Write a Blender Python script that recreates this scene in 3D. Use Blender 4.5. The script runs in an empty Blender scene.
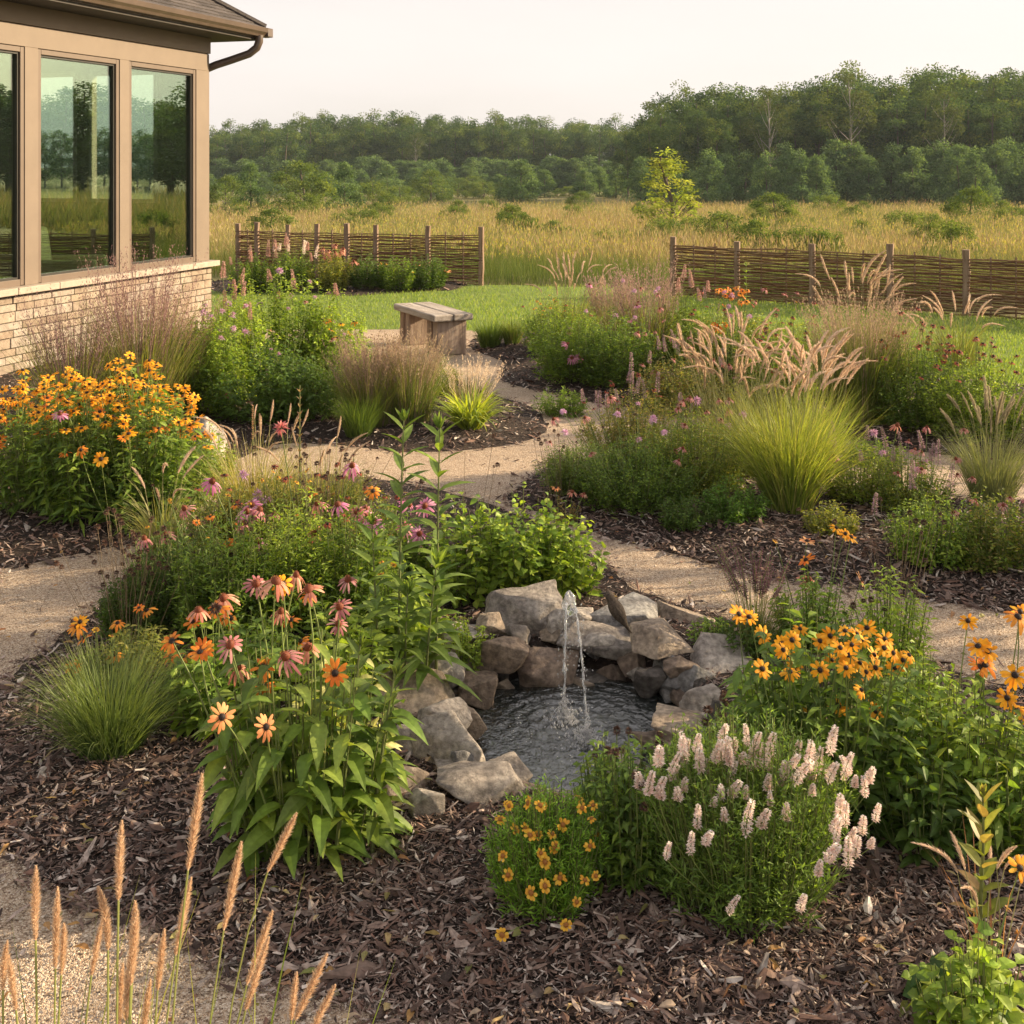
import bpy, math, random
import numpy as np
from mathutils import Vector, Matrix, Euler

R_ = math.radians
SC = bpy.context.scene
COL = SC.collection

# ------------------------------------------------------------------ camera
CAM_H, FPX, HOR = 2.15, 1200.0, 165.0
cam_data = bpy.data.cameras.new("camera")
cam = bpy.data.objects.new("camera", cam_data)
COL.objects.link(cam)
cam.location = (0, 0, CAM_H)
cam.rotation_euler = (R_(90), 0, 0)
cam_data.sensor_width = 36.0
cam_data.lens = 36.0 * FPX / 1024.0
cam_data.shift_y = -(512.0 - HOR) / 1024.0
cam_data.clip_start = 0.05
cam_data.clip_end = 4000
SC.camera = cam

# ------------------------------------------------------------------ light
SUN_EL, SUN_AZ = 21.0, 14.0         # degrees: elevation, angle from +X towards +Y
sdir = Vector((math.cos(R_(SUN_EL)) * math.cos(R_(SUN_AZ)), math.cos(R_(SUN_EL)) * math.sin(R_(SUN_AZ)), math.sin(R_(SUN_EL))))
sun_data = bpy.data.lights.new("sun", 'SUN')
sun_data.energy = 5.0
sun_data.angle = R_(0.6)
sun_data.color = (1.0, 0.79, 0.51)
sun = bpy.data.objects.new("sun", sun_data)
COL.objects.link(sun)
sun.rotation_euler = sdir.to_track_quat('Z', 'Y').to_euler()

world = bpy.data.worlds.new("World")
SC.world = world
world.use_nodes = True
wn, wl = world.node_tree.nodes, world.node_tree.links
wn.clear()
w_out = wn.new('ShaderNodeOutputWorld')
w_bg = wn.new('ShaderNodeBackground'); w_bg.inputs['Strength'].default_value = 0.09
w_sky = wn.new('ShaderNodeTexSky'); w_sky.sky_type = 'NISHITA'; w_sky.sun_disc = False
w_sky.sun_elevation = R_(SUN_EL); w_sky.sun_rotation = R_(90 - SUN_AZ)
w_sky.air_density = 1.0; w_sky.dust_density = 4.0; w_sky.ozone_density = 1.0
# a thin veil of high cloud over the sky
w_tc = wn.new('ShaderNodeTexCoord'); w_map = wn.new('ShaderNodeMapping')
w_map.inputs['Scale'].default_value = (1.0, 1.0, 5.0)
w_noise = wn.new('ShaderNodeTexNoise'); w_noise.inputs['Scale'].default_value = 1.4; w_noise.inputs['Detail'].default_value = 5
w_mr = wn.new('ShaderNodeMapRange'); w_mr.inputs['From Min'].default_value = 0.3; w_mr.inputs['From Max'].default_value = 0.7
w_mr.inputs['To Min'].default_value = 0.66; w_mr.inputs['To Max'].default_value = 0.94
w_mix = wn.new('ShaderNodeMix'); w_mix.data_type = 'RGBA'
w_mix.inputs['B'].default_value = (4.9, 4.5, 4.25, 1)
wl.new(w_tc.outputs['Generated'], w_map.inputs['Vector']); wl.new(w_map.outputs['Vector'], w_noise.inputs['Vector'])
wl.new(w_noise.outputs['Fac'], w_mr.inputs['Value']); 
w_sep = wn.new('ShaderNodeSeparateXYZ'); wl.new(w_tc.outputs['Generated'], w_sep.inputs[0])
w_el = wn.new('ShaderNodeMapRange'); w_el.inputs['From Min'].default_value = 0.18; w_el.inputs['From Max'].default_value = 0.75
w_el.inputs['To Min'].default_value = 1.0; w_el.inputs['To Max'].default_value = 0.9
wl.new(w_sep.outputs['Z'], w_el.inputs['Value'])
w_mul = wn.new('ShaderNodeMath'); w_mul.operation = 'MULTIPLY'
wl.new(w_mr.outputs['Result'], w_mul.inputs[0]); wl.new(w_el.outputs['Result'], w_mul.inputs[1]); wl.new(w_mul.outputs[0], w_mix.inputs['Factor'])
wl.new(w_sky.outputs['Color'], w_mix.inputs['A']); wl.new(w_mix.outputs['Result'], w_bg.inputs['Color'])
wl.new(w_bg.outputs['Background'], w_out.inputs['Surface'])

SC.view_settings.view_transform = 'Standard'
SC.view_settings.look = 'None'
SC.view_settings.exposure = 1.28
SC.view_settings.gamma = 1.0
SC.cycles.max_bounces = 8
SC.cycles.transparent_max_bounces = 12
SC.cycles.use_denoising = True
SC.cycles.volume_bounces = 0

# ------------------------------------------------------------------ helpers
rng = np.random.default_rng(7)
def G(px, py, z=0.0):
    d = (py - HOR) / FPX
    Y = (CAM_H - z) / d
    return ((px - 512.0) / FPX * Y, Y)
def AT(px, py, Y):
    return np.array([(px - 512.0) / FPX * Y, Y, CAM_H - (py - HOR) / FPX * Y])
def unit(v):
    return v / np.maximum(np.linalg.norm(v, axis=-1, keepdims=True), 1e-9)
def U(a, b, n=None):
    return rng.uniform(a, b, n)
def link(o, parent=None):
    COL.objects.link(o)
    if parent is not None:
        o.parent = parent
    return o
def tag(o, label=None, cat=None, group=None, kind=None):
    if label: o['label'] = label
    if cat: o['category'] = cat
    if group: o['group'] = group
    if kind: o['kind'] = kind
    return o
def empty(name, loc=(0, 0, 0), rz=0.0, label=None, cat=None, group=None):
    o = bpy.data.objects.new(name, None)
    o.empty_display_size = 0.1
    o.location = loc
    o.rotation_euler = (0, 0, rz)
    COL.objects.link(o)
    return tag(o, label, cat, group)

class Acc:
    def __init__(s):
        s.v, s.c, s.f, s.m, s.n = [], [], [], [], 0
        s.smooth = False
    def add(s, v, f, col=(1, 1, 1), mat=0):
        v = np.asarray(v, float).reshape(-1, 3)
        f = np.asarray(f, int)
        if f.size == 0: return s
        c = np.asarray(col, float)
        if c.ndim == 1: c = np.broadcast_to(c, (len(v), 3))
        s.v.append(v); s.c.append(c)
        s.f.append(f + s.n); s.m.append(np.full(len(f), mat, int))
        s.n += len(v)
        return s
    def mesh(s, name, mats):
        me = bpy.data.meshes.new(name)
        V = np.concatenate(s.v); C = np.concatenate(s.c)
        me.vertices.add(len(V)); me.vertices.foreach_set('co', V.astype(np.float32).ravel())
        loops = np.concatenate([f.ravel() for f in s.f])
        sizes = np.concatenate([np.full(len(f), f.shape[1], int) for f in s.f])
        starts = np.concatenate([[0], np.cumsum(sizes)[:-1]])
        me.loops.add(len(loops)); me.loops.foreach_set('vertex_index', loops.astype(np.int32))
        me.polygons.add(len(sizes)); me.polygons.foreach_set('loop_start', starts.astype(np.int32))
        me.polygons.foreach_set('material_index', np.concatenate(s.m).astype(np.int32))
        me.polygons.foreach_set('use_smooth', np.full(len(sizes), s.smooth, bool))
        a = me.attributes.new('tint', 'FLOAT_COLOR', 'POINT')
        a.data.foreach_set('color', np.concatenate([C, np.ones((len(C), 1))], 1).astype(np.float32).ravel())
        for m in (mats if isinstance(mats, (list, tuple)) else [mats]):
            me.materials.append(m)
        me.update(calc_edges=True)
        me.validate()
        return me
    def build(s, name, mats, parent=None):
        return link(bpy.data.objects.new(name, s.mesh(name, mats)), parent)

def box(acc, c, size, rot=None, col=(1, 1, 1), mat=0, bev=0.0):
    """box of full size at centre c, optional 3x3 rotation; bev chamfers all edges"""
    h = np.array(size, float) / 2
    if bev > 0:
        b = min(bev, h.min() * 0.6)
        bm_v = []
        sg = [(-1, -1, -1), (1, -1, -1), (1, 1, -1), (-1, 1, -1), (-1, -1, 1), (1, -1, 1), (1, 1, 1), (-1, 1, 1)]
        import bmesh
        bm = bmesh.new()
        bmesh.ops.create_cube(bm, size=1.0)
        for v in bm.verts: v.co = Vector((v.co.x * size[0], v.co.y * size[1], v.co.z * size[2]))
        bmesh.ops.bevel(bm, geom=list(bm.edges), offset=b, segments=2, affect='EDGES', profile=0.5)
        bm.verts.index_update()
        V = np.array([v.co[:] for v in bm.verts])
        F3 = [[v.index for v in f.verts] for f in bm.faces if len(f.verts) == 3]
        F4 = [[v.index for v in f.verts] for f in bm.faces if len(f.verts) == 4]
        bm.free()
        if rot is not None: V = V @ np.array(rot).T
        V = V + np.array(c)
        base = acc.n
        acc.v.append(V); acc.c.append(np.broadcast_to(np.asarray(col, float), (len(V), 3)))
        for F in (F3, F4):
            if F:
                acc.f.append(np.array(F) + base); acc.m.append(np.full(len(F), mat, int))
        acc.n += len(V)
        return
    V = np.array([(-1, -1, -1), (1, -1, -1), (1, 1, -1), (-1, 1, -1), (-1, -1, 1), (1, -1, 1), (1, 1, 1), (-1, 1, 1)], float) * h
    if rot is not None: V = V @ np.array(rot).T
    F = [(0, 3, 2, 1), (4, 5, 6, 7), (0, 1, 5, 4), (1, 2, 6, 5), (2, 3, 7, 6), (3, 0, 4, 7)]
    acc.add(V + np.array(c), F, col, mat)

def tubes(acc, P, r, col=(1, 1, 1), sides=4, mat=0, cap=False):
    """P (N,K,3) curves, r (N,K) radii"""
    P = np.asarray(P, float)
    if P.ndim == 2: P = P[None]
    N, K, _ = P.shape
    r = np.broadcast_to(np.asarray(r, float), (N, K))
    T = np.empty_like(P)
    T[:, 1:-1] = P[:, 2:] - P[:, :-2]; T[:, 0] = P[:, 1] - P[:, 0]; T[:, -1] = P[:, -1] - P[:, -2]
    T = unit(T)
    ref = np.where(np.abs(T[..., 2:3]) > 0.9, np.array([1.0, 0, 0]), np.array([0, 0, 1.0]))
    mean_ref = np.where(np.abs(T.mean(1, keepdims=True)[..., 2:3]) > 0.7, np.array([1.0, 0.1, 0]), np.array([0, 0.05, 1.0]))
    ref = np.broadcast_to(mean_ref, T.shape)
    A = unit(np.cross(T, ref)); B = np.cross(T, A)
    an = np.arange(sides) * 2 * np.pi / sides
    V = P[:, :, None] + r[:, :, None, None] * (A[:, :, None] * np.cos(an)[:, None] + B[:, :, None] * np.sin(an)[:, None])
    idx = np.arange(N * K * sides).reshape(N, K, sides)
    a = idx[:, :-1]; b = idx[:, 1:]
    F = np.stack([a, np.roll(a, -1, 2), np.roll(b, -1, 2), b], -1).reshape(-1, 4)
    c = np.asarray(col, float)
    if c.ndim == 2: c = np.repeat(c, K * sides, 0)
    base = acc.n
    acc.add(V, F, c, mat)
    if cap:
        for e in (0, K - 1):
            ci = np.arange(N * sides).reshape(N, sides)
            acc.v.append(V[:, e].reshape(-1, 3)); 
            acc.c.append(np.broadcast_to(c if c.ndim == 1 else c[0], (N * sides, 3)))
            acc.f.append(ci + acc.n); acc.m.append(np.full(N, mat, int)); acc.n += N * sides

def prof(t, shape):
    if shape == 'lance': return np.sin(np.pi * np.clip(t, 0, 1) ** 0.75) ** 0.9
    if shape == 'oval': return np.sin(np.pi * np.clip(t, 0, 1) ** 0.85) ** 0.6
    if shape == 'petal': return np.clip(np.sin(np.pi * (0.12 + 0.84 * t)) ** 0.5, 0, 1) * (0.55 + 0.45 * np.minimum(1, t * 1.6))
    return 1 - t

def leaves(acc, P, D, L, W, col, droop=0.3, fold=0.25, segs=2, shape='lance', roll=0.6, mat=0, wavy=0.0):
    P = np.asarray(P, float); N = len(P)
    if N == 0: return
    D = unit(np.asarray(D, float))
    L = np.broadcast_to(L, N); W = np.broadcast_to(W, N); droop = np.broadcast_to(droop, N)
    up = np.array([0, 0, 1.0]) + roll * rng.normal(0, 0.5, (N, 3))
    S = unit(np.cross(D, up)); Nn = unit(np.cross(S, D))
    col = np.asarray(col, float)
    if col.ndim == 1: col = np.broadcast_to(col, (N, 3))
    if segs == 1:   # four-cornered folded leaf
        m = P + D * (L * 0.45)[:, None]; m[:, 2] -= droop * L * 0.12
        tip = P + D * L[:, None]; tip[:, 2] -= droop * L * 0.5
        hw = (W / 2)[:, None]
        V = np.stack([P, m - S * hw + Nn * hw * fold, tip, m + S * hw + Nn * hw * fold], 1)
        F = np.arange(N * 4).reshape(N, 4)
        acc.add(V, F, np.repeat(col, 4, 0), mat)
        return
    t = np.linspace(0, 1, segs + 1)
    w = prof(t, shape); w[0] = max(w[0], 0.06); w[-1] = 0.04 if shape != 'petal' else 0.4
    C = P[:, None] + D[:, None] * (L[:, None] * t)[..., None]
    C[:, :, 2] -= droop[:, None] * L[:, None] * t ** 2
    if wavy: C += Nn[:, None] * (rng.normal(0, wavy, (N, segs + 1)) * L[:, None])[..., None]
    hw = (W[:, None] * w / 2)[..., None]
    V = np.stack([C - S[:, None] * hw + Nn[:, None] * hw * fold, C, C + S[:, None] * hw + Nn[:, None] * hw * fold], 2)
    idx = np.arange(N * (segs + 1) * 3).reshape(N, segs + 1, 3)
    a, b = idx[:, :-1], idx[:, 1:]
    F = np.concatenate([np.stack([a[..., 0], a[..., 1], b[..., 1], b[..., 0]], -1).reshape(-1, 4),
                        np.stack([a[..., 1], a[..., 2], b[..., 2], b[..., 1]], -1).reshape(-1, 4)])
    cc = np.repeat(col, (segs + 1) * 3, 0).reshape(N, segs + 1, 3, 3).copy()
    if shape != 'petal': cc[:, :, 1] *= 1.25   # paler midrib
    acc.add(V, F, cc.reshape(-1, 3), mat)

def blades(acc, P, az, lean, curve, L, W, col, S=5, mat=0, tipcol=None):
    """arching grass blades; returns centre lines (N,S+1,3)"""
    P = np.asarray(P, float); N = len(P)
    bc = lambda x: np.broadcast_to(np.asarray(x, float), N)
    az, lean, curve, L, W = map(bc, (az, lean, curve, L, W))
    t = np.linspace(0, 1, S + 1)
    th = lean[:, None] + curve[:, None] * t ** 1.5
    ds = (L / S)[:, None]
    hx = np.concatenate([np.zeros((N, 1)), np.cumsum(np.sin(th[:, :-1]) * ds, 1)], 1)
    hz = np.concatenate([np.zeros((N, 1)), np.cumsum(np.cos(th[:, :-1]) * ds, 1)], 1)
    C = np.stack([P[:, :1] + hx * np.cos(az)[:, None], P[:, 1:2] + hx * np.sin(az)[:, None], P[:, 2:3] + hz], -1)
    tw = az + np.pi / 2 + rng.normal(0, 0.7, N)
    sd = np.stack([np.cos(tw), np.sin(tw), np.zeros(N)], -1)
    w = (1 - t ** 2) * 0.96 + 0.04
    hw = (W[:, None] * w / 2)[..., None]
    V = np.stack([C - sd[:, None] * hw, C + sd[:, None] * hw], 2)
    idx = np.arange(N * (S + 1) * 2).reshape(N, S + 1, 2)
    a, b = idx[:, :-1], idx[:, 1:]
    F = np.stack([a[..., 0], a[..., 1], b[..., 1], b[..., 0]], -1).reshape(-1, 4)
    col = np.asarray(col, float)
    if col.ndim == 1: col = np.broadcast_to(col, (N, 3))
    cc = np.repeat(col[:, None, None], S + 1, 1).repeat(2, 2)
    if tipcol is not None:
        k = (t ** 2)[None, :, None, None]
        cc = cc * (1 - k) + np.asarray(tipcol) * k
    acc.add(V, F, cc.reshape(-1, 3), mat)
    return C

def mixcol(n, cols, w=None, jit=0.15):
    """random colour per item between the given colours"""
    cols = np.asarray(cols, float)
    k = rng.choice(len(cols), n, p=w)
    k2 = rng.choice(len(cols), n, p=w)
    f = rng.uniform(0, 1, (n, 1))
    return np.clip((cols[k] * f + cols[k2] * (1 - f)) * rng.uniform(1 - jit, 1 + jit, (n, 1)), 0, 1)

# ------------------------------------------------------------------ materials
def mat_new(name):
    m = bpy.data.materials.new(name); m.use_nodes = True
    nt = m.node_tree; nt.nodes.clear()
    out = nt.nodes.new('ShaderNodeOutputMaterial')
    return m, nt, out
def nd(nt, t, **kw):
    n = nt.nodes.new(t)
    for k, v in kw.items():
        if hasattr(n, k) and not k[0].isupper(): setattr(n, k, v)
        else: n.inputs[k.replace('_', ' ')].default_value = v
    return n
def ramp(nt, stops):
    r = nt.nodes.new('ShaderNodeValToRGB')
    el = r.color_ramp.elements
    while len(el) > 1: el.remove(el[-1])
    el[0].position = stops[0][0]; el[0].color = (*stops[0][1], 1)
    for p, c in stops[1:]:
        e = el.new(p); e.color = (*c, 1)
    return r
def leaf_mat(name, transl=0.35, rough=0.5, tl=(1.35, 1.3, 0.5), noise=0.0, spec=0.35):
    m, nt, out = mat_new(name)
    at = nd(nt, 'ShaderNodeAttribute', attribute_name='tint')
    src = at.outputs['Color']
    if noise:
        tc = nd(nt, 'ShaderNodeTexCoord'); nz = nd(nt, 'ShaderNodeTexNoise', Scale=60.0, Detail=3.0)
        nt.links.new(tc.outputs['Object'], nz.inputs['Vector'])
        mr = nd(nt, 'ShaderNodeMapRange'); mr.inputs['From Min'].default_value = .3; mr.inputs['From Max'].default_value = .7
        mr.inputs['To Min'].default_value = 1 - noise; mr.inputs['To Max'].default_value = 1 + noise
        nt.links.new(nz.outputs['Fac'], mr.inputs['Value'])
        vm = nd(nt, 'ShaderNodeVectorMath', operation='SCALE')
        nt.links.new(src, vm.inputs[0]); nt.links.new(mr.outputs['Result'], vm.inputs['Scale'])
        src = vm.outputs['Vector']
    p = nd(nt, 'ShaderNodeBsdfPrincipled', Roughness=rough)
    p.inputs['Specular IOR Level'].default_value = spec
    nt.links.new(src, p.inputs['Base Color'])
    if transl > 0:
        mu = nd(nt, 'ShaderNodeVectorMath', operation='MULTIPLY'); mu.inputs[1].default_value = tl
        nt.links.new(src, mu.inputs[0])
        tr = nd(nt, 'ShaderNodeBsdfTranslucent'); nt.links.new(mu.outputs['Vector'], tr.inputs['Color'])
        mx = nd(nt, 'ShaderNodeMixShader', Fac=transl)
        nt.links.new(p.outputs[0], mx.inputs[1]); nt.links.new(tr.outputs[0], mx.inputs[2])
        nt.links.new(mx.outputs[0], out.inputs['Surface'])
    else:
        nt.links.new(p.outputs[0], out.inputs['Surface'])
    return m
def noise_mat(name, stops, scale=8, detail=6, rough=0.8, bump=0.3, bscale=None, bdist=0.02, tint=False, spec=0.3, vec='Object', stretch=(1, 1, 1), metal=0.0):
    m, nt, out = mat_new(name)
    tc = nd(nt, 'ShaderNodeTexCoord'); mp = nd(nt, 'ShaderNodeMapping'); mp.inputs['Scale'].default_value = stretch
    nt.links.new(tc.outputs[vec], mp.inputs['Vector'])
    nz = nd(nt, 'ShaderNodeTexNoise', Scale=float(scale), Detail=float(detail), Roughness=0.65)
    nt.links.new(mp.outputs['Vector'], nz.inputs['Vector'])
    rp = ramp(nt, stops); nt.links.new(nz.outputs['Fac'], rp.inputs['Fac'])
    src = rp.outputs['Color']
    if tint:
        at = nd(nt, 'ShaderNodeAttribute', attribute_name='tint')
        mu = nd(nt, 'ShaderNodeVectorMath', operation='MULTIPLY')
        nt.links.new(src, mu.inputs[0]); nt.links.new(at.outputs['Color'], mu.inputs[1]); src = mu.outputs['Vector']
    p = nd(nt, 'ShaderNodeBsdfPrincipled', Roughness=rough, Metallic=metal)
    p.inputs['Specular IOR Level'].default_value = spec
    nt.links.new(src, p.inputs['Base Color'])
    if bump:
        nb = nd(nt, 'ShaderNodeTexNoise', Scale=float(bscale or scale * 3), Detail=8.0, Roughness=0.7)
        nt.links.new(mp.outputs['Vector'], nb.inputs['Vector'])
        b = nd(nt, 'ShaderNodeBump', Strength=bump, Distance=bdist)
        nt.links.new(nb.outputs['Fac'], b.inputs['Height']); nt.links.new(b.outputs['Normal'], p.inputs['Normal'])
    nt.links.new(p.outputs[0], out.inputs['Surface'])
    return m

M = {}
M['leaf'] = leaf_mat('leaf', 0.45, 0.5, noise=0.18)
M['grass'] = leaf_mat('grass_blade', 0.42, 0.55)
M['straw'] = leaf_mat('straw', 0.35, 0.7, tl=(1.1, 1.0, .7), spec=.15)
M['petal'] = leaf_mat('petal', 0.35, 0.6, tl=(1.1, 1.0, 0.9), noise=0.12, spec=0.2)
M['plume'] = leaf_mat('plume', 0.4, 0.85, tl=(1.0, .95, 0.88), spec=0.1)
M['cone'] = leaf_mat('flower_cone', 0.0, 0.7)
M['stem'] = leaf_mat('stem', 0.0, 0.55)
M['crown'] = leaf_mat('tree_crown', 0.35, 0.8, spec=0.1, tl=(1.3, 1.3, 0.5))
M['bark'] = noise_mat('bark', [(0.3, (0.06, 0.045, 0.035)), (0.7, (0.16, 0.13, 0.1))], 3, 6, 0.9, 0.5, stretch=(1, 1, .25))
M['pale_bark'] = noise_mat('pale_bark', [(0.3, (0.20, 0.18, 0.15)), (0.7, (0.34, 0.31, 0.27))], 3, 6, 0.9, 0.4, stretch=(1, 1, .25))
M['rod'] = noise_mat('woven_rod', [(0.3, (0.12, 0.07, 0.045)), (0.7, (0.30, 0.19, 0.12))], 9, 4, 0.85, 0.5, tint=True, stretch=(1, 1, 4))
M['post'] = noise_mat('fence_post', [(0.3, (0.16, 0.10, 0.065)), (0.7, (0.34, 0.24, 0.17))], 6, 6, 0.9, 0.6, stretch=(3, 3, .5))
M['bench'] = noise_mat('weathered_wood', [(0.25, (0.16, 0.125, 0.10)), (0.5, (0.36, 0.31, 0.265)), (0.75, (0.52, 0.47, 0.42))], 4, 8, 0.8, 0.6, 14, 0.012, stretch=(0.6, 5, 5), tint=True)
M['bench_leg'] = noise_mat('weathered_post_wood', [(0.25, (0.13, 0.09, 0.065)), (0.5, (0.30, 0.22, 0.17)), (0.75, (0.44, 0.36, 0.29))], 4, 8, 0.85, 0.6, 12, 0.015, stretch=(5, 5, .6), tint=True)
M['soil'] = noise_mat('mulch_bed', [(0.3, (0.018, 0.012, 0.010)), (0.7, (0.065, 0.045, 0.036))], 40, 8, 0.95, 1.0, 60, 0.03)
M['chip'] = leaf_mat('bark_chip', 0.0, 0.8, noise=0.3)
M['pebble'] = leaf_mat('pebble', 0.0, 0.75)
M['siding'] = noise_mat('tan_siding', [(0.3, (0.155, 0.118, 0.09)), (0.7, (0.18, 0.138, 0.105))], 3, 6, 0.55, 0.08, 80)
M['frame'] = noise_mat('taupe_frame', [(0.3, (0.12, 0.088, 0.068)), (0.7, (0.14, 0.104, 0.08))], 3, 4, 0.45, 0.05, 80)
M['gutter'] = noise_mat('brown_metal', [(0.3, (0.075, 0.052, 0.04)), (0.7, (0.10, 0.07, 0.055))], 5, 4, 0.35, 0.05, 40, spec=0.6)
M['dark'] = noise_mat('dark_gasket', [(0.3, (0.02, 0.018, 0.016)), (0.7, (0.03, 0.026, 0.022))], 5, 4, 0.5, 0)
M['shingle'] = noise_mat('asphalt_shingle', [(0.3, (0.035, 0.03, 0.03)), (0.7, (0.10, 0.085, 0.08))], 30, 8, 0.9, 0.6, 120, 0.01, tint=True)
M['brick'] = noise_mat('pale_brick', [(0.25, (0.19, 0.155, 0.13)), (0.5, (0.31, 0.262, 0.222)), (0.75, (0.41, 0.36, 0.31))], 14, 8, 0.9, 0.7, 40, 0.012, tint=True)
M['mortar'] = noise_mat('mortar', [(0.3, (0.30, 0.26, 0.22)), (0.7, (0.42, 0.37, 0.31))], 30, 8, 0.95, 0.5, 90, 0.005)
M['cap'] = noise_mat('limestone_cap', [(0.3, (0.29, 0.24, 0.195)), (0.7, (0.39, 0.33, 0.275))], 9, 8, 0.8, 0.3, 50, 0.006)
M['wall_in'] = noise_mat('interior_wall', [(0.3, (0.16, 0.12, 0.09)), (0.7, (0.20, 0.155, 0.12))], 3, 4, 0.7, 0)
M['cloth'] = noise_mat('armchair_cloth', [(0.3, (0.42, 0.34, 0.24)), (0.7, (0.52, 0.43, 0.32))], 60, 4, 0.9, 0.3)
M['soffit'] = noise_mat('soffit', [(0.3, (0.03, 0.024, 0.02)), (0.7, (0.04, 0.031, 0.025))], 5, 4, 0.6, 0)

# glass: green tinted, strongly reflecting coated pane
m, nt, out = mat_new('coated_glass')
fr = nd(nt, 'ShaderNodeFresnel', IOR=1.9)
ma = nd(nt, 'ShaderNodeMath', operation='MULTIPLY_ADD'); ma.inputs[1].default_value = 0.55; ma.inputs[2].default_value = 0.10
nt.links.new(fr.outputs[0], ma.inputs[0])
tr = nd(nt, 'ShaderNodeBsdfTransparent'); tr.inputs['Color'].default_value = (0.80, 0.92, 0.82, 1)
gl = nd(nt, 'ShaderNodeBsdfGlossy', Roughness=0.004); gl.inputs['Color'].default_value = (0.88, 0.95, 0.88, 1)
mx = nd(nt, 'ShaderNodeMixShader')
nt.links.new(ma.outputs[0], mx.inputs[0]); nt.links.new(tr.outputs[0], mx.inputs[1]); nt.links.new(gl.outputs[0], mx.inputs[2])
nt.links.new(mx.outputs[0], out.inputs['Surface'])
M['glass'] = m

# gravel: fine crushed stone
m, nt, out = mat_new('crushed_gravel')
tc = nd(nt, 'ShaderNodeTexCoord')
vo = nd(nt, 'ShaderNodeTexVoronoi', Scale=210.0); vo2 = nd(nt, 'ShaderNodeTexVoronoi', Scale=110.0)
nz = nd(nt, 'ShaderNodeTexNoise', Scale=1.3, Detail=5.0)
for n in (vo, vo2, nz): nt.links.new(tc.outputs['Object'], n.inputs['Vector'])
sp = nd(nt, 'ShaderNodeSeparateColor'); nt.links.new(vo.outputs['Color'], sp.inputs[0])
rp = ramp(nt, [(0.0, (0.16, 0.11, 0.075)), (0.3, (0.37, 0.265, 0.185)), (0.6, (0.50, 0.38, 0.275)), (0.9, (0.63, 0.51, 0.39)), (1.0, (0.75, 0.65, 0.53))])
nt.links.new(sp.outputs[0], rp.inputs['Fac'])
mr = nd(nt, 'ShaderNodeMapRange'); mr.inputs['From Min'].default_value = .3; mr.inputs['From Max'].default_value = .7
mr.inputs['To Min'].default_value = .82; mr.inputs['To Max'].default_value = 1.08
nt.links.new(nz.outputs['Fac'], mr.inputs['Value'])
vm = nd(nt, 'ShaderNodeVectorMath', operation='SCALE'); nt.links.new(rp.outputs['Color'], vm.inputs[0]); nt.links.new(mr.outputs['Result'], vm.inputs['Scale'])
p = nd(nt, 'ShaderNodeBsdfPrincipled', Roughness=0.9); p.inputs['Specular IOR Level'].default_value = 0.2
nt.links.new(vm.outputs['Vector'], p.inputs['Base Color'])
ad = nd(nt, 'ShaderNodeMath', operation='ADD'); nt.links.new(vo.outputs['Distance'], ad.inputs[0]); nt.links.new(vo2.outputs['Distance'], ad.inputs[1])
b = nd(nt, 'ShaderNodeBump', Strength=0.8, Distance=0.006); b.invert = True
nt.links.new(ad.outputs[0], b.inputs['Height'])
nb = nd(nt, 'ShaderNodeTexNoise', Scale=9.0, Detail=4.0); nt.links.new(tc.outputs['Object'], nb.inputs['Vector'])
b2 = nd(nt, 'ShaderNodeBump', Strength=0.5, Distance=0.03); nt.links.new(nb.outputs['Fac'], b2.inputs['Height']); nt.links.new(b2.outputs['Normal'], b.inputs['Normal'])
nt.links.new(b.outputs['Normal'], p.inputs['Normal'])
nt.links.new(p.outputs[0], out.inputs['Surface'])
M['gravel'] = m
M['lawn'] = noise_mat('lawn_turf', [(0.3, (0.10, 0.155, 0.03)), (0.7, (0.17, 0.225, 0.045))], 2.5, 8, 0.95, 0.8, 60, 0.03)
M['meadow'] = noise_mat('meadow_ground', [(0.3, (0.10, 0.11, 0.035)), (0.5, (0.17, 0.155, 0.06)), (0.7, (0.24, 0.20, 0.09))], 0.15, 8, 0.95, 0.8, 4, 0.1)

# rock: per-stone tint times mottled noise and cracks
m, nt, out = mat_new('field_stone')
tc = nd(nt, 'ShaderNodeTexCoord')
n1 = nd(nt, 'ShaderNodeTexNoise', Scale=7.0, Detail=9.0, Roughness=0.7); n2 = nd(nt, 'ShaderNodeTexNoise', Scale=45.0, Detail=6.0)
mu = nd(nt, 'ShaderNodeTexMusgrave') if hasattr(bpy.types, 'ShaderNodeTexMusgrave') else nd(nt, 'ShaderNodeTexNoise', Scale=16.0, Detail=9.0, Roughness=0.75)
for n in (n1, n2, mu): nt.links.new(tc.outputs['Object'], n.inputs['Vector'])
rp = ramp(nt, [(0.28, (0.11, 0.095, 0.085)), (0.45, (0.30, 0.265, 0.235)), (0.6, (0.44, 0.395, 0.345)), (0.75, (0.60, 0.55, 0.49))])
nt.links.new(n1.outputs['Fac'], rp.inputs['Fac'])
at = nd(nt, 'ShaderNodeAttribute', attribute_name='tint')
v1 = nd(nt, 'ShaderNodeVectorMath', operation='MULTIPLY'); nt.links.new(rp.outputs['Color'], v1.inputs[0]); nt.links.new(at.outputs['Color'], v1.inputs[1])
mr = nd(nt, 'ShaderNodeMapRange'); mr.inputs['From Min'].default_value = .3; mr.inputs['From Max'].default_value = .7
mr.inputs['To Min'].default_value = .55; mr.inputs['To Max'].default_value = 1.35
nt.links.new(n2.outputs['Fac'], mr.inputs['Value'])
v2 = nd(nt, 'ShaderNodeVectorMath', operation='SCALE'); nt.links.new(v1.outputs['Vector'], v2.inputs[0]); nt.links.new(mr.outputs['Result'], v2.inputs['Scale'])
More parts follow.
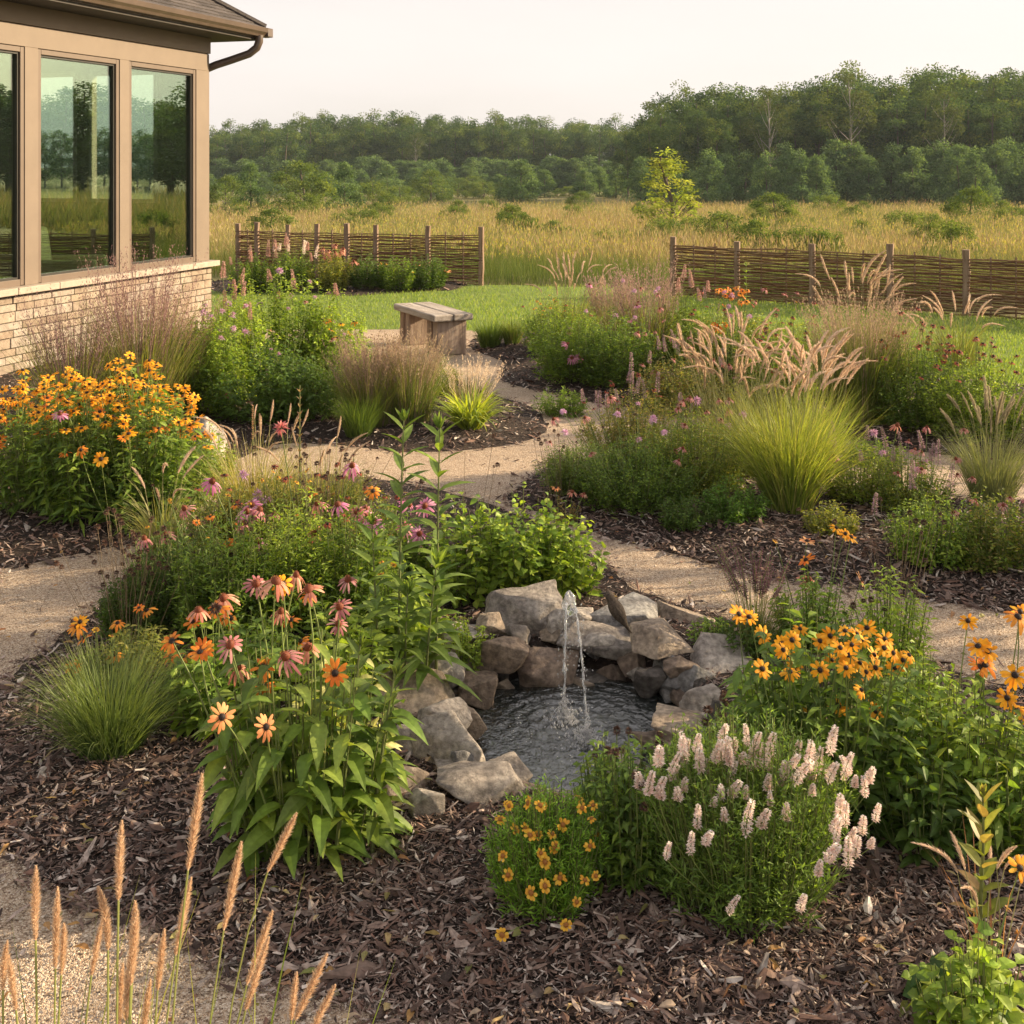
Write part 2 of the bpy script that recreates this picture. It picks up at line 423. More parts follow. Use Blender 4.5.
p = nd(nt, 'ShaderNodeBsdfPrincipled', Roughness=0.78); p.inputs['Specular IOR Level'].default_value = 0.35
nt.links.new(v2.outputs['Vector'], p.inputs['Base Color'])
b = nd(nt, 'ShaderNodeBump', Strength=1.0, Distance=0.035); nt.links.new(mu.outputs[0], b.inputs['Height'])
b2 = nd(nt, 'ShaderNodeBump', Strength=0.8, Distance=0.006); nt.links.new(n2.outputs['Fac'], b2.inputs['Height']); nt.links.new(b.outputs['Normal'], b2.inputs['Normal'])
nt.links.new(b2.outputs['Normal'], p.inputs['Normal'])
nt.links.new(p.outputs[0], out.inputs['Surface'])
M['rock'] = m

m, nt, out = mat_new('pond_water')
tc = nd(nt, 'ShaderNodeTexCoord')
p = nd(nt, 'ShaderNodeBsdfPrincipled', Roughness=0.03, IOR=1.85); p.inputs['Base Color'].default_value = (0.014, 0.018, 0.017, 1)
p.inputs['Specular IOR Level'].default_value = 0.9
nb = nd(nt, 'ShaderNodeTexNoise', Scale=38.0, Detail=4.0); nb.inputs['Distortion'].default_value = 0.6
nt.links.new(tc.outputs['Object'], nb.inputs['Vector'])
b = nd(nt, 'ShaderNodeBump', Strength=1.0, Distance=0.016); nt.links.new(nb.outputs['Fac'], b.inputs['Height']); nt.links.new(b.outputs['Normal'], p.inputs['Normal'])
nt.links.new(p.outputs[0], out.inputs['Surface'])
M['water'] = m
m, nt, out = mat_new('falling_water')
p = nd(nt, 'ShaderNodeBsdfPrincipled', Roughness=0.12, IOR=1.33); p.inputs['Base Color'].default_value = (0.93, 0.93, 0.93, 1)
p.inputs['Transmission Weight'].default_value = 0.75
nt.links.new(p.outputs[0], out.inputs['Surface'])
M['jet'] = m
# ------------------------------------------------------------------ ground plan
def curve_pts(pts, n=8, jit=0.0):
    """closed Catmull-Rom through the points"""
    P = np.array(pts, float); K = len(P); out = []
    for i in range(K):
        p0, p1, p2, p3 = P[i - 1], P[i], P[(i + 1) % K], P[(i + 2) % K]
        for k in range(n):
            t = k / n
            out.append(0.5 * ((2 * p1) + (-p0 + p2) * t + (2 * p0 - 5 * p1 + 4 * p2 - p3) * t * t + (-p0 + 3 * p1 - 3 * p2 + p3) * t ** 3))
    out = np.array(out)
    if jit: out += rng.normal(0, jit, out.shape)
    return out
def sdist(P, poly):
    """signed distance, positive inside"""
    P = np.asarray(P, float); A = poly; B = np.roll(poly, -1, 0)
    out = np.empty(len(P))
    for s in range(0, len(P), 20000):
        p = P[s:s + 20000, None]
        ab = (B - A)[None]; ap = p - A[None]
        t = np.clip((ap * ab).sum(-1) / np.maximum((ab ** 2).sum(-1), 1e-12), 0, 1)
        d = np.sqrt(((ap - ab * t[..., None]) ** 2).sum(-1)).min(1)
        yi, yj = A[None, :, 1], B[None, :, 1]
        c = ((yi > p[..., 1]) != (yj > p[..., 1])) & (p[..., 0] < (B[None, :, 0] - A[None, :, 0]) * (p[..., 1] - yi) / np.where(np.abs(yj - yi) < 1e-12, 1e-12, yj - yi) + A[None, :, 0])
        ins = c.sum(1) % 2 == 1
        out[s:s + 20000] = np.where(ins, d, -d)
    return out
def gpoly(pts, n=6, jit=0.004):
    return curve_pts([G(x, y) for x, y in pts], n, jit)

BED = {}
wP = [G(*p) for p in [(-30, 700), (0, 688), (55, 645), (100, 608), (150, 560), (215, 505), (290, 478), (370, 480), (440, 492), (500, 510), (560, 532),
      (605, 565), (640, 594), (700, 612), (770, 632), (860, 652), (940, 672), (1024, 692)]] + [(3.4, 5.2), (3.6, 4.0), (3.6, 1.6), (2.0, 1.7), (0.9, 2.35), (0.3, 2.72)] + \
     [G(*p) for p in [(480, 1034), (400, 1018), (272, 986), (181, 945), (90, 909), (27, 866), (-20, 838), (-90, 790), (-90, 740)]]
BED['P'] = curve_pts(wP, 6, 0.006)
BED['L'] = curve_pts([G(*p) for p in [(-240, 640), (-100, 590), (0, 572), (60, 560), (125, 547), (165, 520), (205, 482), (250, 455), (300, 444), (380, 452), (470, 452), (530, 442),
                 (548, 428), (532, 408), (490, 395), (455, 380), (430, 368), (380, 356), (345, 352), (290, 345), (225, 335)]] + [(-4.2, 16.2), (-5.6, 11.6), (-7.2, 6.6)], 6, 0.008)
BED['D'] = gpoly([(505, 383), (560, 397), (640, 412), (740, 424), (830, 440), (900, 452), (1024, 464), (1160, 474), (1240, 440), (1150, 405), (1024, 388), (940, 376), (820, 358), (700, 345),
                  (600, 336), (530, 334), (482, 338), (470, 348), (500, 362), (500, 374)], 6, 0.01)
BED['E'] = gpoly([(508, 500), (532, 478), (570, 458), (650, 468), (750, 479), (850, 492), (1024, 505), (1200, 515), (1330, 570), (1200, 645), (1024, 617), (940, 603), (860, 592), (780, 582),
                  (700, 563), (620, 543), (560, 522), (520, 510)], 6, 0.006)
BED['F'] = gpoly([(222, 294), (300, 292), (345, 296), (420, 291), (455, 290), (462, 283), (400, 281), (222, 281)], 6, 0.02)
POND_C, POND_R = np.array([0.23, 4.58]), np.array([0.50, 0.58])
WATER_Z = -0.03
def wob(x, y):
    return 0.5 * np.sin(x * 5.1 + 1.3 * np.sin(y * 3.7)) + 0.5 * np.sin(y * 6.3 + 1.7 * np.sin(x * 4.1 + 2)) 
def bump(x, y, k=1):
    return 0.4 * np.sin(x * 31 + 3 * np.sin(y * 23)) * np.sin(y * 37 + 2 * np.sin(x * 17))
def bed_h(name, x, y, sd):
    s = np.clip((sd + 0.02) / 0.45, 0, 1); s = s * s * (3 - 2 * s)
    z = 0.006 + 0.055 * s + 0.012 * s * wob(x, y) + 0.004 * bump(x, y) - 0.35 * np.clip(.012 + .012 * wob(x * 3, y * 3) - sd, 0, .12)
    if name == 'P':
        q = np.sqrt(((x - POND_C[0]) / POND_R[0]) ** 2 + ((y - POND_C[1]) / POND_R[1]) ** 2)
        k = np.clip((1.15 - q) / 0.35, 0, 1); k = k * k * (3 - 2 * k)
        z = z - 0.36 * k
    return z
def hgt(x, y):
    x, y = np.atleast_1d(np.asarray(x, float)), np.atleast_1d(np.asarray(y, float))
    z = np.zeros_like(x); P = np.stack([x, y], -1)
    for n, poly in BED.items():
        sd = sdist(P, poly)
        z = np.where(sd > -0.02, bed_h(n, x, y, sd), z)
    return z
def h1(x, y): return float(hgt(x, y)[0])
def GB(px, py):
    """ground point (x,y,z) seen at a photo position"""
    z = 0.05
    for _ in range(3):
        x, y = G(px, py, z); z = h1(x, y)
    return x, y, z

def sheet(name, poly, res, zf, mat, kind='structure', skip=None):
    lo, hi = poly.min(0) - res, poly.max(0) + res
    xs = np.arange(lo[0], hi[0] + res, res); ys = np.arange(lo[1], hi[1] + res, res)
    X, Y = np.meshgrid(xs, ys)
    sd = sdist(np.stack([X.ravel(), Y.ravel()], -1), poly).reshape(X.shape)
    Z = zf(X, Y, sd)
    ok = sd > -(.03 if kind != 'structure' or name in ('lawn', 'gravel_path') else .16)
    if skip is not None: ok &= ~skip(X, Y)
    I = np.arange(X.size).reshape(X.shape)
    F = np.stack([I[:-1, :-1], I[:-1, 1:], I[1:, 1:], I[1:, :-1]], -1)
    keep = ok[:-1, :-1] & ok[:-1, 1:] & ok[1:, 1:] & ok[1:, :-1]
    F = F[keep]
    used = np.unique(F); rm = np.zeros(X.size, int); rm[used] = np.arange(len(used))
    V = np.stack([X.ravel(), Y.ravel(), Z.ravel()], -1)[used]
    a = Acc(); a.smooth = True; a.add(V, rm[F])
    return tag(a.build(name, mat), kind=kind)

# base ground to the horizon: falls gently away behind the fences
def terrain(x, y):
    d = np.clip(y - 20.6, 0, None)
    far = np.clip(d - 150, 0, None)
    z = -0.021 * np.minimum(d, 125)
    z = z + 0.10 * np.sin(x * .11) * np.clip(d / 40, 0, 1)
    gard = (y < 21.6) & (np.abs(x) < 16) & (y > -3)
    return np.where(gard, -0.45, z)
ys = np.concatenate([np.array([-400, -60, -10, -3.2, -2.8]), np.arange(0, 21, 3.0), np.array([20.5, 21.55, 21.7]), np.arange(23, 60, 2.0), np.arange(62, 190, 5.0), [230, 300, 450, 700, 1200, 2200]])
xs = np.concatenate([[-1500, -600, -250], np.arange(-150, -17, 7.0), [-16.1, -15.9], np.arange(-14, 15, 2.0), [15.9, 16.1], np.arange(20, 181, 7.0), [260, 600, 1500]])
X, Y = np.meshgrid(xs, ys); I = np.arange(X.size).reshape(X.shape)
a = Acc(); a.smooth = True
a.add(np.stack([X, Y, terrain(X, Y)], -1).reshape(-1, 3), np.stack([I[:-1, :-1], I[:-1, 1:], I[1:, 1:], I[1:, :-1]], -1).reshape(-1, 4))
tag(a.build('ground', M['meadow']), kind='structure')

FENCE_R0, FENCE_R1 = np.array([2.64, 19.7]), np.array([6.44, 17.1])
lawn_poly = np.array([(-9.5, 9.0), (9.0, 9.0), (15.5, 10.6), (15.5, 11.0), (6.44, 17.15), (2.64, 19.85), (2.2, 21.0), (-1, 21.65), (-9.5, 22.6)])
gravel_pts = [(-9.5, -2.5), (15.5, -2.5), (15.5, 9.2)] + [G(*p) for p in [(1300, 425), (1024, 420), (800, 405), (600, 372), (520, 345), (480, 332), (420, 330), (345, 330), (250, 330)]] + [(-9.5, 15.4)]
GRAVEL = np.array(gravel_pts)
# densify so the smooth edge keeps
sheet('lawn', lawn_poly, 0.2, lambda x, y, s: 0.004 + 0.006 * np.sin(x * 1.3 + y), M['lawn'])
def in_bed(x, y, m=0.25):
    P = np.stack([x.ravel(), y.ravel()], -1)
    return (sdist(P, BED['P']) > m).reshape(x.shape)
sheet('gravel_path', GRAVEL, 0.1, lambda x, y, s: 0.014 + 0.004 * wob(x, y), M['gravel'], skip=in_bed)
for n, nm, res in (('P', 'mulch_bed', .03), ('L', 'mulch_bed', .06), ('D', 'mulch_bed', .07), ('E', 'mulch_bed', .05), ('F', 'mulch_bed', .08)):
    sheet(nm, BED[n], res, lambda x, y, s, n=n: bed_h(n, x, y, s) + 0.012, M['soil'])

# pond water with rings of ripples round the falling jets
JETS = [AT(564, 692, 4.70)[:2], AT(588, 735, 4.52)[:2]]
th = np.linspace(0, 2 * np.pi, 121)[:-1]; rr = np.linspace(0.02, 1.0, 90)
TH, RR = np.meshgrid(th, rr)
X = POND_C[0] + RR * np.cos(TH) * POND_R[0] * 0.98; Y = POND_C[1] + RR * np.sin(TH) * POND_R[1] * 0.98
Z = np.full(X.shape, WATER_Z)
for jx, jy in JETS:
    d = np.hypot(X - jx, Y - jy)
    Z += 0.0045 * np.sin(d * 105) * np.exp(-d * 4)
Z += 0.0012 * np.sin(X * 45 + 2.5 * np.sin(Y * 29)) + 0.0012 * np.sin(Y * 71 + 2 * np.sin(X * 37 + Y * 13))
I = np.arange(X.size).reshape(X.shape); J = np.roll(I, -1, 1)
a = Acc(); a.smooth = True
a.add(np.stack([X, Y, Z], -1).reshape(-1, 3), np.stack([I[:-1], J[:-1], J[1:], I[1:]], -1).reshape(-1, 4))
a.f.append(I[0][None, :].copy()[:, ::-1][:, ::-1]); a.m.append(np.zeros(1, int))
tag(a.build('pond_water', M['water']), kind='structure')

# ------------------------------------------------------------------ house
ux, uy = -0.311, -0.950
ln = math.hypot(ux, uy); ux /= ln; uy /= ln
house = empty('house', (-3.9, 15.5, 0), math.atan2(uy, ux), 'tan garden house with tall coated windows above a pale brick base', 'house')
HL = 11.5
# brick base
a = Acc(); box(a, (HL / 2 + .02, -0.06, 0.38), (HL - .02, 0.10, 0.90)); box(a, (0.055, -2.5, 0.38), (0.10, 4.8, 0.90))
a.build('mortar_wall', M['mortar'], house)
a = Acc(); bh, gap = 0.078, 0.010
z = -0.03; row = 0
while z < 0.84:
    hh = bh * (1.35 if row % 3 == 1 else 1.0)
    if z + hh > 0.85: hh = 0.85 - z
    x = -0.005 - (0.11 if row % 2 else 0)
    while x < HL:
        L = 0.25 * U(0.75, 1.45)
        x0, x1 = max(x, -0.005), min(x + L, HL)
        if x1 - x0 > .03:
            c = mixcol(1, [(1.05, 1.0, .95), (.9, .84, .78), (1.2, 1.18, 1.12), (.82, .74, .66)], jit=.12)[0]
            box(a, ((x0 + x1) / 2, -0.005 + U(-.004, .005), z + hh / 2), (x1 - x0 - gap, 0.05, hh - gap), col=c, bev=0.005)
        x += L
    z += hh; row += 1
a.build('brick_facing', M['brick'], house)
a = Acc()
x = -0.07
while x < HL:
    L = 0.62; x1 = min(x + L, HL)
    box(a, ((x + x1) / 2, 0.0, 0.885), (x1 - x - .006, 0.22, 0.07), bev=0.008); x = x1
box(a, (0.02, -2.6, 0.885), (0.2, 4.9, 0.07), bev=0.008)
a.build('stone_cap', M['cap'], house)
# siding: posts, head band
wins = [(0.30, 1.68), (1.86, 3.22), (3.42, 4.80), (5.0, 6.4), (6.6, 8.0), (8.2, 9.6), (9.8, 11.2)]
a = Acc()
edges = [0.0] + [v for w in wins for v in w] + [HL]
for i in range(0, len(edges), 2):
    x0, x1 = edges[i], edges[i + 1]
    box(a, ((x0 + x1) / 2, -0.06, 2.14), (x1 - x0, 0.10, 2.44), bev=.004)
box(a, (HL / 2, -0.062, 3.47), (HL, 0.10, 0.22), bev=.004)
box(a, (HL / 2, -0.050, 3.685), (HL + .02, 0.11, 0.20), bev=.004)
a.build('tan_cladding', M['siding'], house)
for (x0, x1) in wins:
    f = Acc(); d = 0.055; zc0, zc1 = 0.925, 3.355
    for (cx, cz, sx, sz) in (((x0 + d / 2), (zc0 + zc1) / 2, d, zc1 - zc0), ((x1 - d / 2), (zc0 + zc1) / 2, d, zc1 - zc0),
                             ((x0 + x1) / 2, zc1 - d / 2, x1 - x0 - 2 * d, d), ((x0 + x1) / 2, zc0 + d / 2, x1 - x0 - 2 * d, d * 1.3)):
        box(f, (cx, -0.062, cz), (sx - .002, 0.085, sz - .002), bev=.004)
    fo = f.build('window_frame', M['frame'], house)
    g = Acc(); e = d + .022
    for (cx, cz, sx, sz) in (((x0 + d + .011), (zc0 + zc1) / 2, .022, zc1 - zc0 - 2 * d), ((x1 - d - .011), (zc0 + zc1) / 2, .022, zc1 - zc0 - 2 * d),
                             ((x0 + x1) / 2, zc1 - d - .011, x1 - x0 - 2 * e, .022), ((x0 + x1) / 2, zc0 + d + .018, x1 - x0 - 2 * e, .022)):
        box(g, (cx, -0.066, cz), (sx, 0.05, sz))
    g.build('gasket', M['dark'], fo)
    p_ = Acc(); box(p_, ((x0 + x1) / 2, -0.075, (zc0 + zc1) / 2), (x1 - x0 - 2 * d, 0.006, zc1 - zc0 - 2 * d))
    p_.build('pane', M['glass'], fo)
# interior and far walls
a = Acc()
box(a, (HL / 2, -2.6, 0.42), (HL - .3, 4.8, 0.04)); box(a, (HL / 2, -2.6, 3.6), (HL - .3, 4.8, 0.04)); 
box(a, (HL - .06, -2.6, 1.8), (0.1, 4.8, 3.7))
ew = [(-.75, -1.75), (-2.0, -3.0), (-3.3, -4.3)]
ys_ = [-.12] + [v for w in ew for v in w] + [-4.95]
for i in range(0, len(ys_), 2):
    box(a, (0.056, (ys_[i] + ys_[i + 1]) / 2, 2.3), (0.08, ys_[i] - ys_[i + 1], 2.74))
for (y0, y1) in ew:
    box(a, (0.054, (y0 + y1) / 2, 3.52), (0.076, y0 - y1, 0.3)); box(a, (0.054, (y0 + y1) / 2, 1.3), (0.076, y0 - y1, 0.75))
box(a, (HL / 2, -5.0, 1.0), (HL, 0.1, 1.8)); box(a, (HL / 2, -5.0, 3.5), (HL, 0.1, 0.35))
for k in range(8): box(a, (0.4 + k * 1.55, -5.003, 2.65), (0.45, 0.1, 1.5))
a.build('inner_wall', M['wall_in'], house)
for (y0, y1) in ew:
    f = Acc()
    for yy in (y0, y1): box(f, (0.06, yy, 2.52), (0.1, .05, 1.72))
    for zz in (1.68, 3.36): box(f, (0.06, (y0 + y1) / 2, zz), (0.1, y0 - y1 + .05, .05))
    f.build('inner_window_frame', M['cap'], house)
# roof: hip with gutter
OV = 0.46
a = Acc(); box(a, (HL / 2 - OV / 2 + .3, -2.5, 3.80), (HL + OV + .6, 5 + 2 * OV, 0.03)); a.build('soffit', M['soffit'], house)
a = Acc()
for (k, (zz, dd, hh)) in enumerate([(3.875, 0.0, .12)]):
    box(a, (HL / 2 - OV / 2 + .3, OV + .0, zz), (HL + OV + .6, 0.03, hh)); box(a, (-OV, -2.5, zz), (0.03, 5 + 2 * OV - .04, hh))
a.build('fascia', M['gutter'], house)
def gutter_run(p0, p1, out):
    # K-style profile swept from p0 to p1
    pr = [(0.0, 0.0), (0.06, 0.0), (0.075, 0.03), (0.105, 0.06), (0.115, 0.115), (0.105, 0.12), (0.10, 0.075), (0.065, 0.04), (0.055, 0.012), (0.0, 0.012)]
    P0, P1, O = np.array(p0, float), np.array(p1, float), np.array(out, float)
    V = []
    for P in (P0, P1):
        for (o, zz) in pr: V.append(P + O * o + np.array([0, 0, zz]))
    n = len(pr)
    F = [(i, (i + 1) % n, n + (i + 1) % n, n + i) for i in range(n)]
    return np.array(V), F
a = Acc()
g1 = gutter_run((-OV - .11, OV + .016, 3.83), (HL + .5, OV + .016, 3.83), (0, 1, 0)); a.add(*g1)
g2 = gutter_run((-OV - .016, OV + .12, 3.831), (-OV - .016, -5.6, 3.831), (-1, 0, 0)); a.add(*g2)
box(a, (-OV - .06, OV + .075, 3.89), (.13, .11, .115), bev=.01)
gut = a.build('gutter', M['gutter'], house)
# elbow and downpipe
pp = curve_pts([(0, 0)], 1) if False else None
path = np.array([(-.34, OV + .06, 3.84), (-.34, OV + .06, 3.76), (-.33, OV + .03, 3.68), (-.29, OV - .06, 3.60), (-.20, .20, 3.52), (-.11, .02, 3.45), (-.07, -.09, 3.40), (-.06, -.15, 3.32), (-.06, -.17, 2.9), (-.06, -.17, 0.1)])
a = Acc(); a.smooth = True; tubes(a, path, 0.052, sides=14); a.build('downpipe', M['gutter'], house)
a = Acc()
ridge_z = 5.35; zr = 3.945
A0, A1 = np.array((-OV - .05, OV + .05, zr)), np.array((HL + .6, OV + .05, zr))
B0, B1 = np.array((-OV - .05, -5 - OV, zr)), np.array((HL + .6, -5 - OV, zr))
R0, R1 = np.array((2.6, -2.5, ridge_z + .6)), np.array((HL + .6, -2.5, ridge_z + .6))
def shingle_slope(E0, E1, T0, T1, rows=34):
    # overlapping courses of shingle tabs, each course a thin stepped strip
    nrm = unit(np.cross(E1 - E0, T0 - E0)); nrm = nrm if nrm[2] > 0 else -nrm
    for r in range(rows):
        f0, f1 = r / rows, (r + 1.15) / rows
        a0, a1 = E0 + (T0 - E0) * f0, E1 + (T1 - E1) * f0
        b0, b1 = E0 + (T0 - E0) * min(f1, 1), E1 + (T1 - E1) * min(f1, 1)
        L = np.linalg.norm(a1 - a0); n = max(1, int(L / 0.32)); off = (r % 2) * .5
        for k in range(n + 1):
            s0, s1 = max(0, (k - off) / n), min(1, (k + 1 - off) / n)
            if s1 - s0 < 1e-4: continue
            c = U(.7, 1.35)
            lo = 0.014
            q = [a0 + (a1 - a0) * s0 + nrm * lo, a0 + (a1 - a0) * s1 + nrm * lo, b0 + (b1 - b0) * s1 + nrm * .002, b0 + (b1 - b0) * s0 + nrm * .002]
            w = [a0 + (a1 - a0) * s0, a0 + (a1 - a0) * s1]
            a.add(q + w, [(0, 1, 2, 3), (4, 5, 1, 0)], (c, c, c))
shingle_slope(A0, A1, R0, R1); shingle_slope(B0, A0, R0, R0, 30)
rf = a.build('shingle_roof', M['shingle'], house)
a = Acc(); a.add([A0, A1, R1, R0], [(0, 1, 2, 3)], (.6, .6, .6)); a.add([B0, A0, R0], [(0, 1, 2)], (.6, .6, .6)); a.add([B1, B0, R0, R1], [(0, 1, 2, 3)], (.6, .6, .6))
for s in a.v: s[:, 2] -= .02
a.build('roof_deck', M['shingle'], house)
# hip cap
a = Acc(); tubes(a, np.array([A0, R0]) + np.array([0, 0, .02]), .05, (0.9, .9, .9), 6); a.build('hip_cap', M['shingle'], house)
# white cord pull / tall lamp in the room and an armchair by the glass
hm = Matrix.Translation((-3.9, 15.5, 0)) @ Matrix.Rotation(math.atan2(uy, ux), 4, 'Z')
def hloc(x, y, z): return hm @ Vector((x, y, z))
ch = empty('armchair', hloc(1.55, -.95, .44), math.atan2(uy, ux) + .5, 'tan upholstered armchair seen through the middle window', 'armchair')
a = Acc(); box(a, (0, 0, .33), (.72, .75, .22), bev=.04); a.build('seat', M['cloth'], ch)
a = Acc(); box(a, (0, -.33, .58), (.70, .16, .78), Matrix.Rotation(R_(8), 3, 'X'), bev=.06); a.build('backrest', M['cloth'], ch)
for s in (-1, 1):
    a = Acc(); box(a, (s * .40, .02, .40), (.13, .72, .42), bev=.04); a.build('armrest', M['cloth'], ch)
for sx in (-1, 1):
    for sy in (-1, 1):
        a = Acc(); tubes(a, np.array([(sx * .3, sy * .3, 0), (sx * .3, sy * .3, .24)]), .02, sides=6); a.build('leg', M['dark'], ch)

# ------------------------------------------------------------------ bench
bc = np.array([-.93, 13.98]); bd = np.array([.43, -.90]); bd /= np.linalg.norm(bd)
bench = empty('garden_bench', (bc[0], bc[1], 0.014), math.atan2(bd[1], bd[0]), 'weathered grey slab bench on two chunky wooden block legs', 'bench')
a = Acc()
box(a, (0, -.125, .43), (1.30, .235, .075), bev=.014); box(a, (0.004, .118, .431), (1.31, .235, .073), bev=.014, col=(.93, .93, .93))
a.build('seat', M['bench'], bench)
for s in (-1, 1):
    a = Acc()
    box(a, (s * .44 - .075, 0, .196), (.145, .37, .392), bev=.014, col=(.98, .9, .82)); box(a, (s * .44 + .075, 0.006, .1965), (.142, .36, .391), bev=.014)
    a.build('leg', M['bench_leg'], bench)

# ------------------------------------------------------------------ fences of woven rods
def fence(pts, H, nposts, label, px_posts=None, seed=0, ph=0.06, rods=24, extra=None):
    p0, p1 = np.array(pts[0], float), np.array(pts[1], float)
    d = p1 - p0; L = np.linalg.norm(d); d /= L; nr = np.array([-d[1], d[0]])
    root = empty('woven_fence', (p0[0], p0[1], 0), 0, label, 'fence', 'woven rod fences at the lawn edge')
    ts = px_posts if px_posts is not None else list(np.linspace(0, L, nposts))
    for t in ts:
        P = d * t; a = Acc(); hh = H * U(1.08, 1.16); w = U(.046, .056)
        K = 7; zz = np.linspace(-.05, hh, K)
        C = np.stack([P[0] + U(-.006, .006, K), P[1] + U(-.006, .006, K), zz], -1)
        a.smooth = False; tubes(a, C, np.full(K, w) * U(.93, 1.07, K), (1, 1, 1), 7, cap=True)
        a.build('post', M['post'], root)
    # thin stakes between the posts
    st = []
    for i in range(len(ts) - 1):
        for k in (1,) if ts[i + 1] - ts[i] < .8 else (1, 2):
            f = k / (2 if ts[i + 1] - ts[i] < .8 else 3)
            t = ts[i] * (1 - f) + ts[i + 1] * f; st.append(t)
            P = d * t; zz = np.linspace(-.03, H * U(.97, 1.04), 4); a = Acc()
            tubes(a, np.stack([P[0] + 0 * zz, P[1] + 0 * zz, zz], -1), .014, (1, .95, .9), 5)
            a.build('stake', M['post'], root)
    allp = sorted(list(ts) + st)
    a = Acc()
    for r in range(rods):
        z0 = 0.02 + (H - .05) * (r + .5) / rods
        side = 1 if r % 2 else -1
        K = int(L / .06); t = np.linspace(-.04, L + .04, K)
        ph_ = np.interp(t, allp, np.arange(len(allp)) * np.pi)
        off = side * .032 * np.cos(ph_)
        zz = z0 + np.interp(t, np.linspace(0, L, int(L * 2.2) + 2), rng.normal(0, .0095, int(L * 2.2) + 2)) + rng.normal(0, .0015, K)
        P = np.stack([d[0] * t + nr[0] * off, d[1] * t + nr[1] * off, zz], -1)
        rad = .0125 * U(.8, 1.25)
        # each course is a run of separate rods
        cuts = [0] + sorted(rng.choice(np.arange(5, K - 5), max(1, int(L / 2.2)), replace=False)) + [K - 1]
        for u, v in zip(cuts[:-1], cuts[1:]):
            if v - u < 3: continue
            Q = P[u:v + 1].copy(); Q[:, 2] += U(-.006, .006)
            c = mixcol(1, [(1.15, 1.0, .85), (.65, .6, .55), (1.0, .8, .65)], jit=.25)[0]
            tubes(a, Q, rad * np.linspace(1.1, .75, len(Q)), c, 5)
    # stray ends
    for k in range(int(L * 5)):
        t = U(0, L); z = U(.1, H - .02); P = d * t
        e = P + d * U(.08, .25) * rng.choice([-1, 1]) + nr * U(-.07, .07)
        tubes(a, np.array([(P[0], P[1], z), (e[0], e[1], z + U(-.03, .07))]), .006, (.8, .7, .6), 4)
    a.build('woven_rods', M['rod'], root)
    return root
fl0, fl1 = (-5.18, 22.7), (-.55, 21.3)
def t_on(p0, p1, px):
    k = (px - 512) / FPX; p0 = np.array(p0); d = np.array(p1) - p0; L = np.linalg.norm(d); d = d / L
    return (k * p0[1] - p0[0]) / (d[0] - k * d[1])
fence((fl0, fl1), 0.93, 0, 'long woven rod fence behind the flowers on the left side of the lawn', [0] + [t_on(fl0, fl1, p) for p in (257, 288, 317, 347, 376, 428)] + [np.hypot(4.63, 1.4)], rods=29)
fr1 = FENCE_R0 + (FENCE_R1 - FENCE_R0) * 3.4
fence((FENCE_R0, fr1), 0.86, 0, 'dark woven rod fence running towards the right edge of the lawn', [0] + [t_on(FENCE_R0, fr1, p) for p in (737, 812, 890, 966, 1042, 1120)] + list(np.linspace(9, 15.6, 8)), rods=29)

# ------------------------------------------------------------------ meadow, lawn grass
def scatter_wedge(n, y0, y1, px0=-40, px1=1064, power=1.0, xfun=None):
    u = rng.uniform(0, 1, n)
    y = 1 / (1 / y0 + u * (1 / y1 - 1 / y0)) if power == 1 else y0 + (y1 - y0) * u
    k = (rng.uniform(px0, px1, n) - 512) / FPX
    return k * y, y
def fence_y(x):
    return np.where(x < 2.64, np.where(x < -.55, 21.9 - (x + .55) * .3, 21.45), 19.85 - (x - 2.64) * .684)
a = Acc()
def zone(n, y0, y1, Lh, Wd, seg, power=1, px0=-60, px1=1100):
    x, y = scatter_wedge(n, y0, y1, px0, px1, power)
    x = x + rng.normal(0, .15, n)
    k = y > fence_y(x) + .15
    x, y = x[k], y[k]; n = len(x)
    z = np.where(y < 21.7, 0.0, -0.021 * np.clip(y - 20.6, 0, 125) + 0.10 * np.sin(x * .11) * np.clip((y - 20.6) / 40, 0, 1)) - .02
    patch = 0.5 + 0.5 * np.sin(x * .35 + 2 * np.sin(y * .13)) * np.sin(y * .21 + x * .1)
    patch2 = .5 + .5 * np.sin(x * .23 + 1.7 * np.sin(y * .31 + 1)) * np.sin(y * .37 + 2 * np.sin(x * .13))
    near = np.clip(1 - (y - fence_y(x)) / 5, 0, 1)
    gold = mixcol(n, [(.38, .29, .13), (.46, .36, .19), (.30, .26, .10), (.40, .28, .16), (.24, .23, .09)])
    green = mixcol(n, [(.13, .19, .045), (.20, .25, .06), (.09, .14, .035)])
    f = np.clip(near * 0.9 + (patch2 > .46) * .62 + rng.uniform(-.25, .25, n), 0, 1)[:, None]
    col = gold * (1 - f) + green * f
    tip = gold * 1.1
    Lr = Lh * rng.lognormal(0, .28, n) * (0.8 + .35 * patch)
    blades(a, np.stack([x, y, z], -1), U(0, 6.28, n), U(.0, .45, n), U(.1, 1.5, n), Lr, Wd * U(.6, 1.3, n), col, seg)
zone(70000, 20.0, 30, .62, .006, 3, 0)
zone(90000, 27, 60, .62, .011, 3)
zone(80000, 50, 175, .6, .028, 2)
zone(26000, 30, 160, .8, .07, 2, 1, 1100, 2600)
zone(5000, 24, 60, .9, .04, 2, 1, -700, -60)
tag(a.build('meadow_grass', M['straw'], None), kind='stuff')
